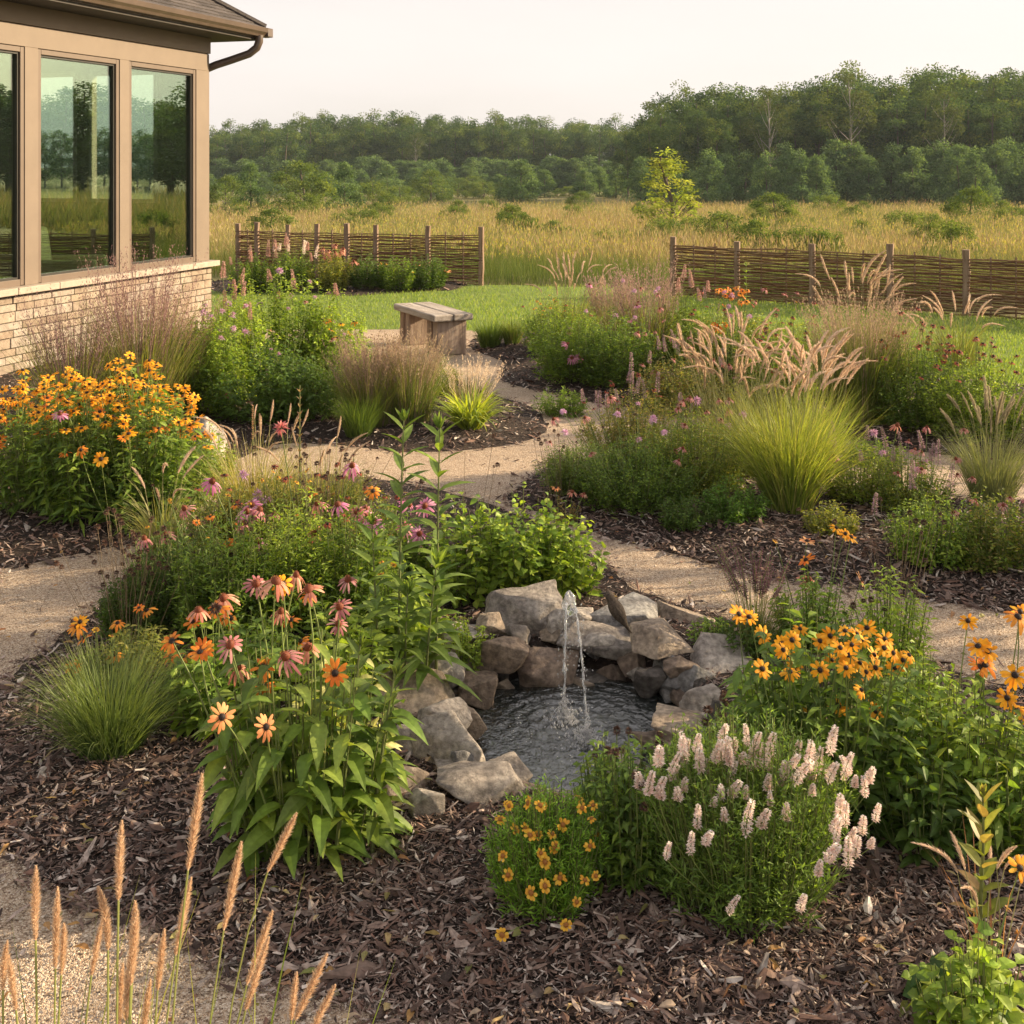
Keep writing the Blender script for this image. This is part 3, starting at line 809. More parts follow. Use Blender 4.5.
# seed heads and yellow weeds dotting the meadow
a = Acc(); x, y = scatter_wedge(26000, 22, 110)
k = y > fence_y(x) + .6; x, y = x[k], y[k]; n = len(x)
z = -0.021 * np.clip(y - 20.6, 0, 125) + U(.38, .72, n)
D = np.stack([rng.normal(0, .25, n), rng.normal(0, .25, n), np.ones(n)], -1)
leaves(a, np.stack([x, y, z], -1), D, U(.06, .16, n) * (1 + y / 90), .008 * (1 + y / 22), mixcol(n, [(.45, .34, .22), (.5, .41, .22), (.34, .22, .15), (.42, .40, .10)]), 0.2, .3, 1)
k = .5 + .5 * np.sin(x * .23 + 1.7 * np.sin(y * .31 + 1)) * np.sin(y * .37 + 2 * np.sin(x * .13)) > .66; m_ = int(k.sum())
leaves(a, np.stack([x, y, z + .05], -1)[k], D[k], .05 * (1 + y[k] / 60), .012 * (1 + y[k] / 25), mixcol(m_, [(.55, .48, .07), (.48, .44, .10), (.30, .34, .08)]), 0.2, .3, 1)
tag(a.build('meadow_seed_heads', M['straw'], None), kind='stuff')
# lawn blades
a = Acc(); n = 110000
x, y = scatter_wedge(n, 11, 21.6, 180, 1100)
P2 = np.stack([x, y], -1)
k = (y < fence_y(x)) & (sdist(P2, GRAVEL) < -.0) 
for nn in 'LDF': k &= sdist(P2, BED[nn]) < .02
k &= x > -5.0
x, y = x[k], y[k]; n = len(x)
blades(a, np.stack([x, y, np.zeros(n)], -1), U(0, 6.28, n), U(0, .5, n), U(0, .9, n), U(.03, .065, n), U(.005, .011, n), mixcol(n, [(.19, .29, .05), (.27, .36, .07), (.14, .23, .045), (.32, .36, .11)]), 2)
tag(a.build('lawn_grass', M['grass'], None), kind='stuff')

# ------------------------------------------------------------------ mulch chips and pebbles
def chips(acc, x, y, z, L, W, T, col, tilt=.35):
    n = len(x); az = U(0, 6.28, n)
    D = np.stack([np.cos(az), np.sin(az), rng.normal(0, tilt, n)], -1); D = unit(D)
    up = np.stack([rng.normal(0, .5, n), rng.normal(0, .5, n), np.ones(n)], -1)
    S = unit(np.cross(D, up)); N = np.cross(S, D)
    C = np.stack([x, y, z], -1)
    bend = (U(-.15, .25, n) * L)[:, None]
    out = []
    for (l, wf) in ((-.5, .35), (-.1, 1.0), (.5, .25)):
        c = C + D * (L * l)[:, None] + N * bend * (.25 - l * l) + S * (rng.normal(0, .12, n) * W)[:, None]
        h = (W * wf / 2 * U(.8, 1.2, n))[:, None]
        out += [c - S * h, c + N * T[:, None], c + S * h]
    V = np.stack(out, 1)
    I = np.arange(n * 9).reshape(n, 9)
    F = np.concatenate([I[:, [0, 1, 4, 3]], I[:, [1, 2, 5, 4]], I[:, [3, 4, 7, 6]], I[:, [4, 5, 8, 7]]])
    acc.add(V, F, np.repeat(col, 9, 0))
chipcols = [(.12, .073, .056), (.22, .150, .120), (.047, .031, .026), (.37, .29, .245), (.18, .098, .070), (.54, .47, .41)]
chipw = [.24, .21, .24, .12, .12, .07]
a = Acc()
def bed_chips(name, n, L0, L1, ylim=None, xlim=None, spill=.05, pr=(-120, 1150)):
    poly = BED[name]; lo, hi = poly.min(0), poly.max(0)
    y = 1 / (1 / max(lo[1], 2.2) + rng.uniform(0, 1, n) ** .8 * (1 / hi[1] - 1 / max(lo[1], 2.2)))
    k_ = rng.uniform(pr[0], pr[1], n); x = (k_ - 512) / FPX * y
    sd = sdist(np.stack([x, y], -1), poly)
    k = sd > -np.abs(rng.normal(0, spill, n)) * np.where(rng.uniform(0, 1, n) < .012, 9, 1)
    x, y, sd = x[k], y[k], sd[k]
    q = np.sqrt(((x - POND_C[0]) / POND_R[0]) ** 2 + ((y - POND_C[1]) / POND_R[1]) ** 2)
    if name == 'P':
        k = q > 1.02; x, y, sd = x[k], y[k], sd[k]
    m = len(x)
    z = np.maximum(bed_h(name, x, y, sd) + .012, .02) + np.abs(rng.normal(0, .008, m)) * np.clip((sd + .1) / .15, .2, 1)
    L = U(L0, L1, m) * rng.lognormal(0, .45, m); W = L * U(.12, .42, m)
    chips(a, x, y, z, L, W, W * U(.1, .3, m), mixcol(m, chipcols, chipw, .3))
bed_chips('P', 220000, .006, .030)
bed_chips('L', 85000, .016, .042); bed_chips('D', 70000, .018, .05); bed_chips('E', 80000, .014, .04); bed_chips('F', 5000, .05, .09)
for n_, c_ in (('P', 60000), ('D', 26000), ('E', 40000)): bed_chips(n_, c_, .02, .05, pr=(1150, 2100))
for n_, c_ in (('P', 12000), ('L', 30000)): bed_chips(n_, c_, .02, .05, pr=(-800, -120))
tag(a.build('bark_mulch', M['chip'], None), kind='stuff')
# pale stones and split twigs lying in the mulch and on the gravel
a = Acc(); n = 26000
y = 1 / (1 / 2.2 + rng.uniform(0, 1, n) * (1 / 14 - 1 / 2.2)); x = (rng.uniform(-60, 1080, n) - 512) / FPX * y
P2 = np.stack([x, y], -1)
inP = np.maximum.reduce([sdist(P2, BED[b_]) for b_ in 'PLDE'])
gr = (inP < -.01) & (sdist(P2, GRAVEL) > 0)
q = np.sqrt(((x - POND_C[0]) / POND_R[0]) ** 2 + ((y - POND_C[1]) / POND_R[1]) ** 2)
keep = gr
x, y, gr = x[keep], y[keep], gr[keep]; n = len(x)
s = np.where(gr, U(.002, .0055, n), U(.006, .018, n)) * (1 + .06 * y)
z = np.where(gr, .016, hgt(x, y) + .02) + s * .3
oc = np.array([(1, 0, 0), (-1, 0, 0), (0, 1, 0), (0, -1, 0), (0, 0, .7), (0, 0, -.7)])
V = np.stack([x, y, z], -1)[:, None] + oc[None] * s[:, None, None] * U(.6, 1.4, (n, 6, 1))
tri = np.array([(0, 2, 4), (2, 1, 4), (1, 3, 4), (3, 0, 4)])
a.add(V, (np.arange(n)[:, None, None] * 6 + tri).reshape(-1, 3), np.repeat(mixcol(n, [(.55, .46, .36), (.38, .30, .22), (.5, .43, .35), (.25, .2, .15)], jit=.2), 6, 0))
tag(a.build('loose_stones', M['pebble'], None), kind='stuff')
# ------------------------------------------------------------------ trees and shrubs of the meadow
def crown_pts(n_cl, env, per, clr):
    """leaf clump centres in an envelope; env(u in 0..1 height) -> radius fraction"""
    out = []
    while len(out) < n_cl:
        h = rng.uniform(0, 1); r = env(h); 
        if rng.uniform() > (r + .15): continue
        a_ = rng.uniform(0, 6.283); rr = r * rng.uniform(.35, 1.0) ** .6
        out.append((rr * math.cos(a_), rr * math.sin(a_), h))
    return np.array(out)
def tree_meshes(H, R, base, n_cl, per, leafL, cols, env, trunk_r, clr, bark='bark', pale=False, limbs=10):
    tr = Acc(); cr = Acc()
    lean = U(-.04, .04, 2) * H
    K = 8; t = np.linspace(0, 1, K)
    T = np.stack([lean[0] * t ** 2 + .1 * np.sin(t * 5), lean[1] * t ** 2, t * H * .93], -1); T[:, 0] -= T[0, 0]
    tr.smooth = True; tubes(tr, T, trunk_r * (1 - .85 * t) + .02, (1, 1, 1), 7)
    cp = crown_pts(n_cl, env, per, clr)
    C = np.stack([cp[:, 0] * R, cp[:, 1] * R, base + cp[:, 2] * (H - base)], -1)
    C[:, 0] += lean[0] * (C[:, 2] / H) ** 2; C[:, 1] += lean[1] * (C[:, 2] / H) ** 2
    # limbs reach to the clump centres
    sel = C[rng.choice(len(C), min(limbs, len(C)), replace=False)]
    for c in sel:
        tz = min(max(c[2] - np.hypot(c[0], c[1]) * U(1.0, 1.9), H * .12), H * .85)
        s = np.array([np.interp(tz, T[:, 2], T[:, 0]), np.interp(tz, T[:, 2], T[:, 1]), tz])
        mid = (s + c) / 2 + np.array([0, 0, -.05 * H * .3])
        tubes(tr, np.array([s, mid, c]), np.array([trunk_r * .35, trunk_r * .2, .015]), (1, 1, 1), 5)
    N = n_cl * per
    sz = clr * U(.6, 1.25, n_cl)
    off = unit(rng.normal(0, 1, (N, 3))) * (rng.uniform(0, 1, N) ** .4)[:, None] * np.repeat(sz, per)[:, None]
    off[:, 2] *= .7
    P = np.repeat(C, per, 0) + off
    cc = np.repeat(mixcol(n_cl, cols, jit=.22), per, 0) * U(.75, 1.3, (N, 1))
    D = unit(off + rng.normal(0, .5, (N, 3)) * clr + np.array([0, 0, .2 * clr]))
    leaves(cr, P, D, leafL * U(.6, 1.4, N), leafL * U(.5, .9, N), np.clip(cc, 0, 1), .4, .35, 1, roll=1.6)
    return tr.mesh('trunk', M['pale_bark'] if pale else M['bark']), cr.mesh('crown', M['crown'])
env_round = lambda h: math.sqrt(max(0, 1 - (2 * h - .85) ** 2 / 1.4)) if h < 1 else 0
env_tall = lambda h: max(0, min(1, 2.2 * h + .35)) * (1 - max(0, h - .45) ** 1.6 * 2.0)
env_cone = lambda h: max(0.03, (1 - h) ** .75) * min(1, 3 * h + .5)
dg = [(.07, .12, .048), (.095, .15, .05), (.045, .085, .04), (.16, .20, .055)]
lg = [(.13, .18, .05), (.18, .22, .06), (.09, .14, .045)]
def far_z(y): return -0.021 * min(max(y - 20.6, 0), 125)
TREES = {}
TREES['a'] = [tree_meshes(16, 4.2, 2.5, 85, 85, .34, dg, env_round, .26, 1.25) for _ in range(3)]
TREES['b'] = [tree_meshes(17, 3.2, 3.0, 75, 85, .32, dg, env_tall, .24, 1.1) for _ in range(3)]
TREES['c'] = [tree_meshes(15, 3.0, 6.0, 40, 60, .28, [(.06, .085, .03), (.09, .11, .04)], env_tall, .17, 1.0, pale=True, limbs=22)]
TREES['s'] = [tree_meshes(5, 2.2, .2, 60, 90, .19, [(.12, .19, .085), (.16, .23, .10), (.09, .15, .07)], env_cone, .07, .65) for _ in range(3)]
TREES['r'] = [tree_meshes(3, 1.9, .1, 55, 100, .13, lg, env_round, .06, .5) for _ in range(2)]
def place_tree(kind, x, y, H, H0, name, label, group=None, cat='tree', wide=1.0, v=None, z=None):
    tm, cm = TREES[kind][rng.integers(len(TREES[kind])) if v is None else v]
    s = H / H0
    r = empty(name, (x, y, far_z(y) if z is None else z), U(0, 6.28), label, cat, group)
    r.scale = (s * wide, s * wide, s)
    link(bpy.data.objects.new('trunk', tm), r); link(bpy.data.objects.new('crown', cm), r)
    return r
# far woods on the left and centre, about 240 m off
def top_left(px):
    return np.interp(px, [-200, 205, 260, 300, 370, 440, 500, 560, 620, 700], [128, 132, 124, 122, 116, 121, 119, 124, 124, 122])
for row, (Y, step, dz) in enumerate([(228, 12.5, 9), (244, 14, 2), (262, 15, 0)]):
    px = (-420 if row == 1 else 150) + row * 4
    while px < 668:
        t = top_left(px) + rng.normal(0, 3) + dz
        y = Y + rng.normal(0, 4)
        H = (HOR - t) / FPX * y + CAM_H - far_z(y)
        place_tree('ab'[rng.integers(2)], (px - 512) / FPX * y, y, H, 16, 'forest_tree', 'dark green broadleaf tree in the distant wood behind the left fence', 'trees of the distant left wood', wide=1.15)
        px += step * U(.75, 1.25)
# nearer woods on the right, 140 m off
def top_right(px):
    return np.interp(px, [620, 640, 660, 700, 760, 800, 850, 900, 940, 985, 1024, 1100, 1300], [126, 122, 94, 86, 86, 84, 72, 78, 66, 74, 72, 70, 70])
for row, (Y, step, dz) in enumerate([(134, 21, 22), (141, 22, 5), (150, 22, 0), (160, 24, 3)]):
    px = 652 + row * 5
    while px < 1150:
        t = top_right(px) + rng.normal(5, 3) + dz
        y = Y + rng.normal(0, 2)
        H = (HOR - t) / FPX * y + CAM_H - far_z(y)
        place_tree('ab'[rng.integers(2)], (px - 512) / FPX * y, y, H, 16, 'forest_tree', 'tall dark green tree in the nearer wood behind the right fence', 'trees of the nearer right wood')
        px += step * U(.7, 1.2)
for px in (628, 642):
    place_tree('b', (px - 512) / FPX * 165, 165, 9.5 + (px - 628) * .12, 17, 'forest_tree', 'dark green tree where the nearer right wood begins', 'trees at the end of the right wood', wide=1.1)
# the same wood goes on beyond the right edge (it is mirrored in the windows)
for k in range(90):
    az_ = 25 + k * .6; d_ = 150 + rng.normal(0, 6) + (k % 2) * 9
    place_tree('ab'[rng.integers(2)], d_ * math.sin(R_(az_)), d_ * math.cos(R_(az_)), (12 if k % 3 else 6) + rng.normal(0, 1.2), 16, 'forest_tree', 'tree of the wood outside the photo on the right, mirrored in the windows', 'trees mirrored in the windows', wide=1.9)
for px, H, lab in ((771, 11.5, 'slender tree with bare pale trunk left of centre in the right wood'), (853, 13, 'tallest bare pale trunked tree standing out against the right wood'), (945, 11, 'thin pale trunked tree near the right edge wood'),
                   (415, 9.5, 'slender pale stemmed tree in the distant left wood')):
    Y = 127 if px > 600 else 220
    place_tree('c', (px - 512) / FPX * Y, Y, H + 1.0, 15, 'pale_trunk_tree', lab, cat='tree')
# young trees along the foot of the right wood
px = 640
k = 0
while px < 1090:
    y = 122 + rng.normal(0, 3); t = np.interp(px, [640, 700, 760, 820, 860, 900, 960, 1020], [168, 160, 160, 150, 148, 146, 150, 146]) + rng.normal(0, 4)
    H = (HOR - t) / FPX * y + CAM_H - far_z(y)
    place_tree('s', (px - 512) / FPX * y, y, max(H, 2.5), 5, 'young_tree', 'blue green young tree at the foot of the right wood', 'young trees along the foot of the right wood', wide=1.0)
    px += 17 * U(.7, 1.3)
# shrubs along the foot of the left wood
px = 210
while px < 650:
    y = 175 + rng.normal(0, 10); t = np.interp(px, [210, 300, 420, 520, 560, 600, 650], [176, 172, 168, 170, 178, 172, 172]) + rng.normal(0, 4)
    H = (HOR - t) / FPX * y + CAM_H - far_z(y)
    place_tree('s' if rng.uniform() < .6 else 'r', (px - 512) / FPX * y, y, max(H, 2.0), 5 if True else 3, 'young_tree', 'green young tree at the foot of the distant left wood', 'young trees along the foot of the left wood', wide=1.35)
    px += 13 * U(.7, 1.3)
def mz(px, base, Yguess): return (px - 512) / FPX * Yguess
px = 205
while px < 650:      # thicket closing the foot of the distant wood
    y = 214 + rng.normal(0, 3)
    place_tree('s', (px - 512) / FPX * y, y, U(4.2, 6.2), 5, 'young_tree', 'green young tree at the foot of the distant left wood', 'young trees along the foot of the left wood', wide=1.5)
    px += 11 * U(.7, 1.2)
# individual bushes out in the meadow
for (px, top, base, Y, kind, H0, wd, lab) in [
        (250, 166, 212, 88, 's', 5, .95, 'loose yellow green bush nearest the house corner in the meadow'),
        (225, 182, 214, 82, 'r', 3, 1.0, 'low green bush right beside the house corner in the meadow'),
        (303, 170, 214, 86, 'r', 3, 1.15, 'round light green bush behind the left fence'),
        (300, 194, 218, 66, 'r', 3, 1.1, 'small yellow green bush in front of a round bush behind the left fence'),
        (345, 165, 210, 95, 's', 5, 1.0, 'olive coloured young tree behind the left fence'),
        (373, 182, 208, 100, 'r', 3, 1.1, 'dark low bush right of the olive young tree'),
        (430, 170, 200, 130, 'r', 3, 1.1, 'rounded green bush before the distant wood left of centre'),
        (400, 184, 204, 112, 'r', 3, 1.2, 'pale green low bush in the meadow above the left fence'),
        (520, 160, 200, 150, 's', 5, 1.4, 'dark dome shaped bush before the distant wood in the centre'),
        (510, 208, 224, 48, 'r', 3, 1.1, 'small dark bush in the open meadow right of the left fence'),
        (580, 190, 206, 90, 'r', 3, 1.2, 'small olive bush at the far meadow edge in the centre'),
        (970, 193, 228, 48, 'r', 3, .95, 'round dark green bush alone in the meadow at the right'),
        (828, 196, 216, 70, 'r', 3, 1.2, 'flat green bush in the meadow before the young trees'),
        (775, 200, 228, 50, 'r', 3, 1.2, 'faint yellow green bush in the meadow above the right fence')]:
    z0 = CAM_H - (base - HOR) / FPX * Y
    H = (base - top) / FPX * Y
    place_tree(kind, (px - 512) / FPX * Y, Y, H + .3, H0, 'meadow_bush', lab, None, 'bush', wd, z=far_z(Y) - .1 if abs(far_z(Y) - z0) > 1 else min(z0, far_z(Y)))
for k_ in range(46):
    Y = 24 + 60 * rng.uniform() ** 1.3; px = U(220, 1050)
    if Y < 34 and px < 500: continue
    place_tree('r', (px - 512) / FPX * Y, Y, U(.8, 1.25), 3, 'meadow_weed', 'small green weed clump standing in the meadow grass', 'weed clumps in the meadow', 'bush', U(.7, 1.2), z=far_z(Y) - .1)
# the sapling in the meadow
TREES['y'] = [tree_meshes(3.4, .80, .25, 75, 40, .085, [(.32, .38, .07), (.40, .42, .09), (.24, .30, .06)], lambda h: max(.15, (1 - h) ** .6) * min(1, 2.5 * h + .45), .04, .20, limbs=40)]
place_tree('y', (669 - 512) / FPX * 46, 46, 3.05, 3.2, 'sapling', 'bright yellow green sapling standing alone in the meadow', None, 'tree', 1.8)

# trees outside the photo on the right whose thin crowns shade the front of the garden
TREES['t'] = [tree_meshes(5.4, 2.0, 1.0, 34, 75, .10, lg, env_round, .07, .42, limbs=30)]
for (x, y, h, w, lab) in [(7.4, 6.3, 4.9, 1.0, 'small garden tree outside the photo to the right, nearest the camera'), (7.8, 8.0, 4.6, .9, 'small garden tree outside the photo to the right, level with the pond')]:
    place_tree('t', x, y, h, 5.4, 'garden_tree', lab, None, 'tree', w, z=0)
# ------------------------------------------------------------------ stones round the pond
import bmesh
def rock_mesh(size, seed, facets=12, tint=(1, 1, 1), sub=2, rough=.045, flat=False):
    r = np.random.default_rng(seed)
    bm = bmesh.new()
    n = facets + 6
    p = unit(r.normal(0, 1, (n, 3))) * r.uniform(.78, 1.05, (n, 1))
    p = np.sign(p) * np.abs(p) ** (.72 if not flat else .6)
    for q in p: bm.verts.new(q)
    res = bmesh.ops.convex_hull(bm, input=list(bm.verts))
    bmesh.ops.delete(bm, geom=list({v for v in bm.verts if not v.link_faces}), context='VERTS')
    bmesh.ops.dissolve_limit(bm, angle_limit=R_(14), verts=list(bm.verts), edges=list(bm.edges))
    co = np.array([v.co[:] for v in bm.verts]); lo, hi = co.min(0), co.max(0)
    for v in bm.verts:
        v.co = Vector([((v.co[i] - lo[i]) / (hi[i] - lo[i]) - .5) * size[i] for i in range(3)])
    m_ = min(size)
    bmesh.ops.bevel(bm, geom=list(bm.edges), offset=m_ * .04, segments=2, affect='EDGES', profile=.6)
    bmesh.ops.triangulate(bm, faces=list(bm.faces))
    bmesh.ops.subdivide_edges(bm, edges=[e for e in bm.edges if e.calc_length() > m_ * .14], cuts=2, use_grid_fill=True)
    bmesh.ops.triangulate(bm, faces=list(bm.faces))
    bmesh.ops.subdivide_edges(bm, edges=[e for e in bm.edges if e.calc_length() > m_ * .12], cuts=1, use_grid_fill=True)
    bmesh.ops.triangulate(bm, faces=list(bm.faces))
    from mathutils import noise as mn
    off = Vector(r.uniform(-50, 50, 3))
    for v in bm.verts:
        n1 = mn.fractal(v.co * (1.6 / m_) + off, 1.0, 2.1, 4)
        n2 = mn.noise(v.co * (7 / m_) + off)
        v.co += v.co.normalized() * m_ * (rough * 1.6 * n1 + rough * .35 * n2)
    bm.normal_update()
    me = bpy.data.meshes.new('field_stone'); bm.to_mesh(me); bm.free()
    for pl in me.polygons: pl.use_smooth = True
    at_ = me.attributes.new('tint', 'FLOAT_COLOR', 'POINT')
    at_.data.foreach_set('color', np.tile(np.array([*tint, 1.0], np.float32), len(me.vertices)))
    me.materials.append(M['rock'])
    return me
GREY, TAN, BRN, BLU, PAL, DRK = (.92, .90, .90), (1.15, 1.02, .88), (.80, .67, .58), (.84, .90, .98), (1.28, 1.26, 1.24), (.42, .41, .41)
# (px centre, py bottom, width px, height px, base z, depth/width, tint, flat, label)
ROCKS = [
 (521, 640, 72, 54, .06, .9, GREY, 0, 'largest angular grey boulder at the back left of the pond'),
 (566, 640, 48, 36, .08, .9, PAL, 0, 'pale grey stone directly under the bubbling fountain head'),
 (622, 630, 70, 26, .10, .9, BLU, 1, 'flat blue grey slab on which the little bird stands'),
 (685, 634, 56, 32, .02, 1., TAN, 1, 'flat tan slab furthest back on the right, at the gravel'),
 (603, 676, 82, 54, -.02, .8, GREY, 0, 'wide brownish grey boulder right behind the two water streams'),
 (662, 656, 56, 34, .12, .9, TAN, 1, 'round topped tan stone with a rusty patch above the pond'),
 (718, 692, 66, 58, .0, 1.1, PAL, 1, 'long pale slab sloping down on the right bank'),
 (688, 704, 60, 46, -.03, .8, BLU, 0, 'cracked blue grey stone at the right water edge'),
 (548, 692, 58, 42, -.05, .7, BRN, 0, 'brown wet boulder behind the left water stream'),
 (504, 670, 48, 34, .07, .8, BRN, 0, 'brown block leaning below the largest boulder'),
 (491, 636, 30, 20, .13, .9, TAN, 0, 'small rusty tan stone tucked beside the largest boulder'),
 (460, 664, 62, 42, .02, .9, GREY, 0, 'dark grey boulder under the leafy shrub on the left'),
 (434, 692, 56, 40, .03, .9, PAL, 0, 'pale boulder on the left bank nearest the tall leafy stalks'),
 (416, 726, 58, 50, .02, .9, TAN, 0, 'warm tan boulder on the left bank above the creeping plant'),
 (478, 706, 38, 34, -.02, .8, BRN, 0, 'small brown stone at the left water edge'),
 (450, 792, 60, 62, .0, .85, PAL, 0, 'tall pale grey boulder with a pointed top on the left bank'),
 (418, 770, 44, 46, .02, .8, GREY, 0, 'grey boulder wedged behind the tall pale boulder'),
 (487, 828, 84, 62, .0, .9, GREY, 0, 'biggest front boulder with moss tufts on top'),
 (404, 826, 52, 60, .0, .9, TAN, 0, 'large tan boulder at the foot of the coneflowers'),
 (428, 834, 34, 38, .02, .8, PAL, 0, 'narrow upright pale stone at the front left corner'),
 (464, 848, 66, 26, .0, .9, BLU, 1, 'thin flat blue grey slab lying on the mulch at the front'),
 (698, 752, 92, 38, .0, .8, TAN, 1, 'broad flat tan slab on the right bank with dry stems before it'),
 (752, 732, 52, 42, .03, .9, GREY, 0, 'rounded grey boulder beside the yellow daisies'),
 (652, 704, 36, 36, -.04, .8, DRK, 0, 'dark wet stone in the right corner of the pond'),
 (588, 694, 44, 22, -.08, .7, DRK, 0, 'low dark wet stone at the back water line'),
 (682, 676, 36, 20, .08, .8, BRN, 0, 'small brown stone wedged under the round topped stone'),
 (520, 824, 40, 34, .0, .8, BRN, 0, 'brown stone half hidden at the front of the pond'),
 (385, 800, 40, 40, .0, .9, PAL, 0, 'pale boulder half hidden by the coneflower leaves'),
 (445, 745, 46, 40, .02, .9, PAL, 0, 'pale grey boulder above the tall pale boulder on the left bank'),
 (505, 800, 46, 34, .02, .9, GREY, 0, 'grey stone behind the biggest front boulder'),
 (700, 720, 44, 34, .03, .8, PAL, 0, 'pale stone between the slabs of the right bank'),
 (535, 846, 44, 26, .0, .9, BLU, 1, 'small flat slab at the front next to the yellow cushion'),
 (412, 655, 46, 34, .03, .9, GREY, 0, 'grey boulder at the back of the left bank under the leaves'),
 (740, 664, 34, 24, .03, .9, GREY, 1, 'small grey slab at the far right end of the stones'),
 (560, 826, 70, 34, -.03, .8, GREY, 0, 'low grey boulder behind the yellow flowered cushion'),
 (622, 800, 66, 40, -.03, .8, GREY, 0, 'grey boulder hidden behind the weedy bush at the water'),
 (660, 764, 46, 30, -.02, .8, BRN, 0, 'brown stone between water and pink white flower spikes'),
 (470, 742, 30, 36, -.02, .8, TAN, 0, 'tan stone covered by the creeping plant'),
 (640, 640, 24, 14, .10, .9, PAL, 0, 'small pale stone next to the bird slab'),
 (600, 648, 28, 16, .1, .9, PAL, 0, 'small pale stone wedged above the wide boulder'),
]
for i, (px, pb, w, h, z0, dr, tint, flat, lab) in enumerate(ROCKS):
    if 'left bank' in lab or 'front' in lab: w, h = w * 1.14, h * 1.14
    Y = (CAM_H - z0) / ((pb - HOR) / FPX)
    wm, hm_ = w / FPX * Y, h / FPX * Y
    dep = wm * dr
    # the silhouette height includes the top face seen from above
    ang = (CAM_H - z0) / Y
    hz = max(hm_ - dep * .55 * ang * 1.0, wm * .25) * 1.05
    yc = Y + dep * .42
    zb = z0 - hz * .18
    me = rock_mesh((wm * 1.12 * (yc / Y), dep * 1.12, hz * (1.1 if flat else 1.28)), 100 + i, facets=6 if not flat else 4, tint=tuple(np.array(tint) * U(.85, 1.1)), flat=bool(flat))
    o = bpy.data.objects.new('field_stone', me); link(o)
    o.location = ((px - 512) / FPX * yc, yc, zb + hz * .62)
    o.rotation_euler = (U(-.08, .08), U(-.08, .08), U(-.2, .2))
    tag(o, lab, 'stone', 'stones round the pond')
# rubble filling the gaps
fill = [rock_mesh((.12, .10, .08), 300 + k, 7, tuple(np.array(c) * .8)) for k, c in enumerate([GREY, TAN, BRN, PAL, DRK, BLU])]
for k in range(64):
    a_ = U(0, 6.283); q = U(.9, 1.14)
    x, y = POND_C[0] + math.cos(a_) * POND_R[0] * q, POND_C[1] + math.sin(a_) * POND_R[1] * q
    o = bpy.data.objects.new('filler_stone', fill[k % 6]); link(o)
    o.location = (x, y, max(h1(x, y), -.12) + U(.0, .05)); o.rotation_euler = tuple(U(0, 6.28, 3)); o.scale = (U(.6, 1.5),) * 3
    tag(o, 'fist sized filler stone packed between the larger pond stones', 'stone', 'filler stones in the pond wall')
# boulder in the left bed
x, y, z = GB(190, 480)
me = rock_mesh((.42, .36, .46), 57, 9, PAL); o = bpy.data.objects.new('boulder', me); link(o); o.location = (x, y + .15, z + .16)
tag(o, 'pale grey upright boulder among the flowers of the left bed', 'boulder')

# ------------------------------------------------------------------ fountain water
a = Acc(); a.smooth = True
src = AT(569, 606, 4.98)
V = []
K, S_ = 12, 14
tt = np.linspace(0, np.pi, K)
for i, t in enumerate(tt):
    for j in range(S_):
        an = 2 * np.pi * j / S_
        r_ = .026 * math.sin(t) * (1 + .25 * math.sin(an * 3 + i)) + .001
        V.append((src[0] + r_ * math.cos(an), src[1] + r_ * math.sin(an), src[2] + .01 - .045 * math.cos(t) + .01 * math.sin(an * 2)))
I = np.arange(K * S_).reshape(K, S_); J = np.roll(I, -1, 1)
a.add(V, np.stack([I[:-1], J[:-1], J[1:], I[1:]], -1).reshape(-1, 4))
ft = empty('fountain', tuple(src), 0, 'small fountain with bubbling head and two thin falling streams', 'fountain')
inv = np.array(src)
def local(acc):
    acc.v = [v - inv for v in acc.v]; return acc
local(a).build('bubbling_head', M['jet'], ft)
for (jx, jy), w in zip(JETS, (.011, .009)):
    for s_ in range(1):
        a = Acc(); a.smooth = True
        K = 40; t = np.linspace(0, 1, K)
        st_ = src + np.array([(-.012 if jx < src[0] + .03 else .02), -.015, .02])
        P = np.stack([st_[0] + (jx - st_[0]) * t ** .9, st_[1] + (jy - st_[1]) * t ** .9, st_[2] + .0 + .012 * t - (st_[2] - WATER_Z + .012) * t ** 1.7], -1)
        P += rng.normal(0, .0012, P.shape)
        tubes(a, P, w * np.clip(.5 + .35 * np.sin(t * 47 + U(0, 6)) * (.3 + t) + U(-.2, .2, K), .10, 1) * (1 - .3 * t), sides=8)
        Q = P + rng.normal(0, .006, P.shape) * t[:, None]
        tubes(a, Q[4:], w * .3 * U(.3, 1.2, K - 4), sides=5)
        # loose drops along the fall
        oc3 = np.array([(1, 0, 0), (-1, 0, 0), (0, 1, 0), (0, -1, 0), (0, 0, 1.6), (0, 0, -1.6)])
        nn = 150; k_ = rng.integers(4, K, nn); s__ = U(.0012, .0035, nn)
        Vd = (P[k_] + rng.normal(0, .014, (nn, 3)))[:, None] + oc3 * s__[:, None, None]
        tr8 = np.array([(0, 2, 4), (2, 1, 4), (1, 3, 4), (3, 0, 4), (2, 0, 5), (1, 2, 5), (3, 1, 5), (0, 3, 5)])
        a.add(Vd, (np.arange(nn)[:, None, None] * 6 + tr8).reshape(-1, 3))
        local(a).build('water_stream', M['jet'], ft)
a = Acc(); a.smooth = True
